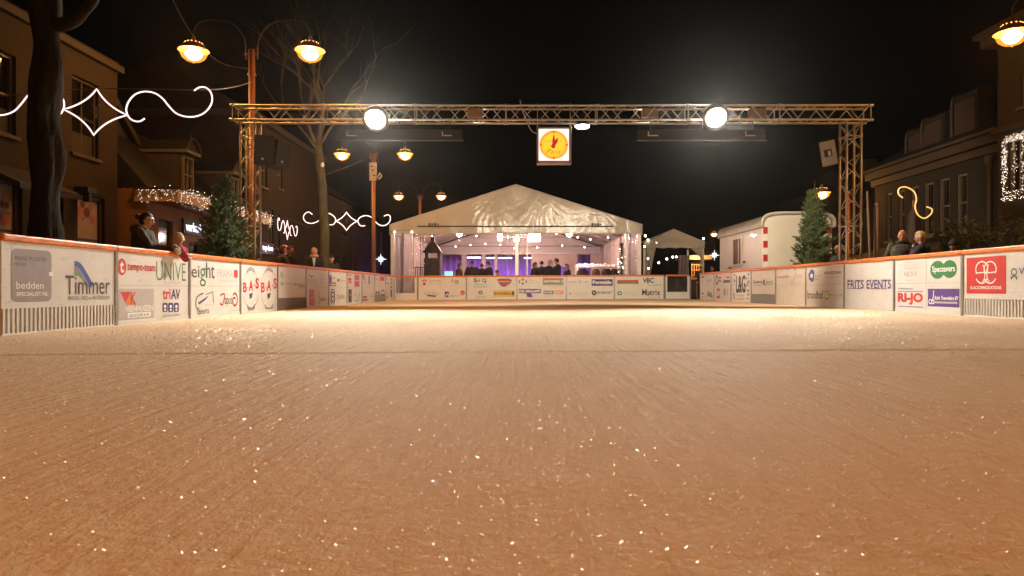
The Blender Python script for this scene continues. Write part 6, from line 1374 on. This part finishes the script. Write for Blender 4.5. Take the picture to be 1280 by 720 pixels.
    if near:
        e = MB()
        for s in (-1, 1):
            e.ball(T @ Hm @ Vector((s*.031, -.081, .004)), (.011*k, .008*k, .0065*k), EYE, 8, 6); e.ball(T @ Hm @ Vector((s*.031, -.086, .026)), (.017*k, .006*k, .004*k), hair or H_GREY, 8, 5)
        e.ball(T @ Hm @ Vector((0, -.094, -.064)), (.022*k, .006*k, .006*k), LIP, 10, 6)
        eo = e.build('face', None); bm = bmesh.new(); bm.from_mesh(b.data); n0 = len(bm.faces)
        off = {mm: i+1 for i, mm in enumerate(e.mats)}
        for mm in e.mats: b.data.materials.append(mm)
        me2 = eo.data; inv = W[t.name].inverted()
        vv = [bm.verts.new(inv @ v.co) for v in me2.vertices]
        for p in me2.polygons:
            f_ = bm.faces.new([vv[i] for i in p.vertices]); f_.material_index = 1+p.material_index; f_.smooth = True
        bm.to_mesh(b.data); bm.free(); bpy.data.objects.remove(eo)
    # coat
    m = MB(); torso(m, .028, .80, 1.455, .02 if not female else .028)
    for s in (-1, 1):
        sh, el, wr = J[s][:3]; d = (wr-el).normalized(); capsule(m, sh, el, .078*k, .064*k); capsule(m, el, wr-d*.02*k, .063*k, .046*k)
    tor = [(q(0, .025, 1.43), .085*k, .075*k), (q(0, .02, 1.50), .075*k, .07*k)]
    oval_capsule(m, tor)
    if hood: m.ball(q(0, .10, 1.47), (.13*k, .10*k, .085*k), SKIN, 12, 8)
    m.v = [tuple(T @ Vector(v)) for v in m.v]; c = m.build('coat', t, fix=True); fold(c, .012); remesh(c, vox*1.15, 2); setmat(c, coat)
    m = MB()
    for s in (-1, 1): hp, kn, an = J[s][3:6]; capsule(m, hp, kn, .102*k, .075*k); capsule(m, kn, an+Vector((0, 0, .02)), .074*k, .06*k)
    oval_capsule(m, [(q(0, 0, .82), .17*k, .12*k), (q(0, 0, .96), .165*k, .115*k)])
    m.v = [tuple(T @ Vector(v)) for v in m.v]; c = m.build('trousers', t, fix=True); remesh(c, vox*1.4, 3); setmat(c, pants)
    for s in (-1, 1):
        an, to = J[s][5:7]; m = MB(); capsule(m, an+Vector((0, .03, -.04))*k, to, .05*k, .044*k); m.v = [tuple(T @ Vector(v)) for v in m.v]; m.mats = [BLK]; m.build('shoe', t)
    def shell(name, mt, keep, grow, wob=0., seed=0, zscale=1.):
        """closed cap over part of the head"""
        vs = []; fs = []; nu_, nv_ = 40, 28; idx = {}
        for j in range(nv_+1):
            th = PI*j/nv_
            for i in range(nu_):
                a = 2*PI*i/nu_; d = Vector((math.sin(th)*math.cos(a), math.sin(th)*math.sin(a), math.cos(th))); kp = keep(d)
                g_ = (grow(d) if callable(grow) else grow)*max(-.1, min(1, kp*5)); p = head_point(d, hs); p = p+p.normalized()*(g_-.004+wob*max(0, min(1, kp*4))*noise.noise(d*7+Vector((seed, 0, 0))))
                vs.append(T @ Hm @ p)
        fs = [(j*nu_+i, (j+1)*nu_+i, (j+1)*nu_+(i+1) % nu_, j*nu_+(i+1) % nu_) for j in range(nv_) for i in range(nu_)]
        ok = [f for f in fs if any(keep(vdir(i, nu_, nv_)) > -.06 for i in f)]
        mm = MB(); mm.add(vs, ok, mt, True); return mm.build(name, t)
    def vdir(i, nu_, nv_): th = PI*(i//nu_)/nv_; a = 2*PI*(i % nu_)/nu_; return Vector((math.sin(th)*math.cos(a), math.sin(th)*math.sin(a), math.cos(th)))
    if hair:
        if hairstyle == 'short': kf = lambda d: min(d.z+.35-(.75 if d.y < -.25 else 0)+.25*max(0, -d.y-.25), 1)
        elif hairstyle == 'fringe': kf = lambda d: min(d.y*.9+d.z*.9+.15, 1)
        elif hairstyle == 'bob': kf = lambda d: min(max(d.y+.12, d.z-.42), 1)
        elif hairstyle == 'bun': kf = lambda d: min(max(d.y+.05+d.z*.35, d.z-.5), 1)
        else: kf = lambda d: min(d.y*.9-.15, .25-d.z)
        hr = shell('hair', hair, kf, .016 if hairstyle != 'bob' else (lambda d: .022+.02*max(0, -d.z)), .008, 3)
        if hairstyle == 'bun': m = MB(); m.ball(T @ Hm @ Vector((0, .125, .045)), (.045*k, .045*k, .042*k), hair, 12, 8); m.build('bun', hr)
    if hat:
        if hatstyle == 'beanie':
            h_ = shell('hat', hat, lambda d: d.z-.08-.1*d.y, .036, .004, 5)
            m = MB(); m.tube([T @ Hm @ (head_point((math.cos(a)*.98, math.sin(a)*.98, .19+.1*math.sin(a)), hs)*1.22) for a in [2*PI*i/28 for i in range(28)]], .014*k, hat, 8, True); m.build('brim', h_)
        elif hatstyle == 'cap':
            h_ = shell('hat', hat, lambda d: d.z-.22+.02*d.y, .016, .002, 5)
            m = MB(); pts = [(x, -.085-.075*math.cos(x/.075*1.3), .030+.016*(1-(x/.075)**2)) for x in [-.075+.015*i for i in range(11)]]; inn = [(x, -.075, .038) for x in [.075-.015*i for i in range(11)]]
            m.prism([T @ Hm @ Vector(p) for p in pts+inn], (0, 0, .007), hat); m.build('peak', h_)
    if glasses:
        m = MB()
        for s in (-1, 1): m.tube([T @ Hm @ Vector((s*.034+.024*math.cos(a), -.098, .004+.016*math.sin(a))) for a in [2*PI*i/16 for i in range(16)]], .0035*k, EYE, 5, True); m.tube([T @ Hm @ Vector((s*.058, -.096, .006)), T @ Hm @ Vector((s*.076, -.05, .008)), T @ Hm @ Vector((s*.078, .01, .006))], .003*k, EYE, 5)
        m.tube([T @ Hm @ Vector((-.01, -.1, .008)), T @ Hm @ Vector((.01, -.1, .008))], .003*k, EYE, 5); m.build('glasses', t)
    if scarf:
        m = MB(); m.tube([T @ q(.088*math.cos(a), .012+.082*math.sin(a), 1.49+.012*math.sin(3*a)) for a in [2*PI*i/20 for i in range(20)]], .033*k, scarf, 8, True); m.build('scarf', t)
    if shirt:
        m = MB(); yo = -.155
        m.prism([T @ q(-.045, yo, 1.45), T @ q(.045, yo, 1.45), T @ q(.012, yo-.02, 1.22), T @ q(-.012, yo-.02, 1.22)], T.to_3x3() @ Vector((0, .05, 0)), shirt); m.build('shirt', t)
    return t, T, q, k, Hm
Rin, Lin = PI/2, -PI/2
def at(px, Y): return (P(px, 0, Y).x, Y, GZ)
VG = 'onlookers behind the rink boards'
# woman and child leaning on the left boards
def facing(dx, dy): return math.atan2(dx, -dy)   # model faces -Y; turn so that it faces (dx, dy)
yW = 10.3; pw = P(181, 0, yW)
person('woman with dark tied hair and glasses in dark coat, bending to the child', (pw.x-.05, yW, GZ), facing(1, .25), 1.74, cl('leather', (.05, .038, .025)), C_JEAN, hair=H_DARK, hairstyle='bun', glasses=True, hood=True, arms='hug', tilt=(R_(6), 0), lean=R_(4), group=VG, female=True, vox=.010, scarf=None, shirt=None)
yK = 10.75; pk_ = P(222, 0, yK); xk = XL-.26
t, T, q, k, Hm = person('child in beige knitted hat and maroon jacket leaning over the boards', (xk-.03, 10.45, GZ), facing(1, -.55), 1.44, C_MAROON, C_JEAN, hair=H_BLOND, hairstyle='bob', hat=pm('hat_beige', (.55, .42, .27), .9, var=.2, vs=20, bump=.5, bs=60), hatstyle='beanie', arms='down', tilt=(R_(8), 0), lean=R_(13), group=VG, female=True, vox=.009)
# the child's arm laid over the rail with a pale glove (sleeve and glove belong to the child)
rail = 1.0; sh_ = T @ q(.02, -.1, 1.37)
pe = P(227, 311, 10.15); pz_ = P(222, 317, 10.05); pe = Vector((XL+.06, 9.98, rail+.05)); wr_ = Vector((XL+.10, 9.83, rail-.02))
m = MB(); capsule(m, sh_, pe, .075, .062); capsule(m, pe, Vector((XL+.13, 10.02, rail-.10)), .062, .05); m.mats = [C_MAROON]; m.build('sleeve', t)
m = MB(); GLV = pm('glove_pale', (.52, .47, .38), .9, var=.2, vs=30, bump=.5, bs=90)
hb = Vector((XL+.075, 9.87, rail+.02)); capsule(m, Vector((XL-.02, 9.99, rail+.075)), hb+Vector((0, .03, .02)), .042, .04)
for f in range(4): a = hb+Vector((.0, .030-.024*f, .012)); capsule(m, a, a+Vector((.035, -.003, -.02)), .0135, .0125, 8); capsule(m, a+Vector((.035, -.003, -.02)), a+Vector((.032, -.004, -.075+.006*abs(f-1))), .0125, .011, 8)
capsule(m, hb+Vector((-.01, .05, .01)), hb+Vector((.03, .075, -.02)), .014, .012, 8); m.ball(hb, (.04, .052, .028), GLV, 10, 7)
m.f = m.f; m.mats = [GLV]; m.m = [0]*len(m.f); m.build('glove', t)
m = MB(); 
for kk in range(2): m.tube([Vector((XL+.135, 10.0+.03*kk, rail-.02-.05*kk)), Vector((XL+.19, 10.03, rail-.04-.05*kk)), Vector((XL+.185, 10.07, rail-.03-.05*kk))], .009, C_WHITE, 6)
m.build('stripe', t)
# two men at left
person('bald ruddy man in black coat at left boards, head turned away', at(359, 17.0), facing(1, -.2), 1.66, C_BLACK, C_JEAN, SKINR, H_BROWN, 'fringe', arms='rail', tilt=(R_(10), 0), group=VG, lean=R_(4))
person('person with light brown hair huddled beside the bald man at left boards', at(352.5, 16.4), facing(.9, .7), 1.62, C_GREY, C_JEAN, SKIN, H_BROWN, 'bob', arms='rail', group=VG, female=True)
person('bald man in open black coat over patterned white scarf, left of slim tree', at(393, 18.2), facing(.25, -1), 1.70, C_BLACK, C_JEAN, SKINR, None, arms='rail', tilt=(R_(20), 0), turn=R_(-35), scarf=cl('whitepat', (.6, .5, .38), .2), shirt=C_WHITE, group=VG, lean=R_(5))
person('dark figure half hidden beside the slim tree trunk', at(414, 20), facing(.5, -1), 1.56, C_BLACK, C_BLACK, SKINR, H_DARK, arms='pockets', group=VG)
# right side
person('man in grey flat cap and dark coat between fir and truss column', at(1049, 15.6), facing(-1, -.25), 1.58, C_BLACK, C_JEAN, SKINR, H_GREY, 'short', hat=cl('capgrey', (.12, .10, .085)), hatstyle='cap', arms='rail', tilt=(R_(8), 0), group=VG)
person('bald man in dark green jacket facing the rink on right', at(1128, 12.9), facing(-.55, -1), 1.70, C_GREEN, C_JEAN, SKINR, None, arms='pockets', tilt=(R_(4), 0), group=VG, scarf=C_BLACK, vox=.010)
person('woman with short blonde hair turned towards the bald man', at(1152, 12.7), facing(-1, .75), 1.65, C_NAVY, C_JEAN, SKIN, H_BLOND, 'bob', arms='chin', tilt=(R_(4), 0), group=VG, female=True, vox=.010)
person('dim seated-height figure in dark hat at far right behind boards', at(1192, 12.6), facing(-.7, -1), 1.48, C_GREEN, C_JEAN, SKINR, H_DARK, 'short', hat=C_BLACK, hatstyle='beanie', arms='rail', group=VG)
# silhouettes in the tent
TG = 'people in dark coats inside the big tent'
for px, Y, rz, H, ct_, hr, lab in (
    (574, 30.8, facing(1, .2), 1.75, C_BROWN, H_BROWN, 'person with brown hair in dark coat, left end of group right of fire hood'),
    (590, 30.6, facing(.3, -1), 1.83, C_BLACK, H_DARK, 'person facing the rink, second of group right of fire hood'),
    (602.5, 31.1, facing(-.5, 1), 1.75, C_BLACK, H_DARK, 'person seen from behind, third of group right of fire hood'),
    (611.5, 30.6, facing(-1, -.3), 1.81, C_NAVY, H_DARK, 'person leaning in profile nearest the plastic curtain left of centre pole'),
    (668, 31.0, facing(1, .2), 1.79, C_BLACK, H_BROWN, 'person at left end of group right of centre pole'),
    (677, 31.4, facing(.2, 1), 1.87, C_BLACK, H_DARK, 'person seen from behind, second of group right of centre pole'),
    (687, 30.8, facing(1, -.4), 1.89, C_BLACK, H_GREY, 'grey haired person, third of group right of centre pole'),
    (696.5, 30.6, facing(-1, .1), 1.95, C_BLACK, H_DARK, 'tallest person of group right of centre pole'),
    (709, 30.8, facing(-1, -.2), 1.71, C_BLACK, H_BROWN, 'shorter person at right end of group right of centre pole'),
    ):
    person(lab, at(px, Y), rz, H, ct_, C_BLACK, SKINR, hr, 'short' if hr != H_BROWN else 'bob', arms='pockets', tilt=(R_(10), 0), group=TG, vox=.02, near=False)
person('orange-jacketed child beside plastic curtain left of centre pole', at(622, 30.9), facing(-1, 0), 1.45, C_RED, C_BLACK, SKIN, H_BROWN, 'short', arms='down', group=TG, vox=.02, near=False)
person('dim person in dark coat in gap right of small tent, nearer one', at(876, 33.5), facing(-.4, -1), 1.70, C_BLACK, C_BLACK, SKINR, H_DARK, arms='pockets', group='people in the dark gap beside the trailer', vox=.02, near=False)
person('dim person in dark coat beside trailer rear corner', at(890, 34.5), facing(.3, -1), 1.74, C_BLACK, C_BLACK, SKINR, H_DARK, arms='pockets', group='people in the dark gap beside the trailer', vox=.02, near=False)
# coats hung along the bar rail
for k_, (px, w_) in enumerate(((728, .75), (745, .45), (758, .65), (768, .5))):
    c = P(px, 350, 36.5); m = MB()
    def coatf(u, v, c=c, w_=w_, k_=k_):
        a = 2*PI*u; sx_ = w_/2*(.55+.45*math.sin(min(1, (1-v)*2.2)*PI/2)); return Vector((c.x+sx_*math.cos(a)*(1+.07*math.sin(a*5+k_)), 36.5+.16*math.sin(a), GZ+.15+1.5*v))
    m.grid(coatf, 24, 14, C_BLACK if k_ != 1 else C_BROWN)
    for s in (-1, 1): capsule(m, (c.x+s*w_*.3, 36.5, GZ+1.5), (c.x+s*w_*.45, 36.45, GZ+.7), .08, .06)
    m.mats = [C_BLACK if k_ != 1 else C_BROWN]; m.m = [0]*len(m.f)
    tag(m.build('hung_coat'), 'dark coat heaped on the bar rail, ' + ('nearest the pink partition frame', 'brown one second from left', 'third from left', 'nearest the slim conifer')[k_], 'coat', 'coats on the bar rail')
m = MB(); ra, rb = P(722, 334, 36.5), P(773, 334, 36.5); m.tube([ra, rb], .03, PIPE, 8)
for x_ in (ra.x, rb.x): m.tube([(x_, 36.5, GZ), (x_, 36.5, ra.z)], .03, PIPE, 8)
tag(m.build('coat_rail'), 'pale tubular coat rail in right half of the tent', 'coat rail')
for c in list(bpy.data.meshes):
    if c.users == 0: bpy.data.meshes.remove(c)
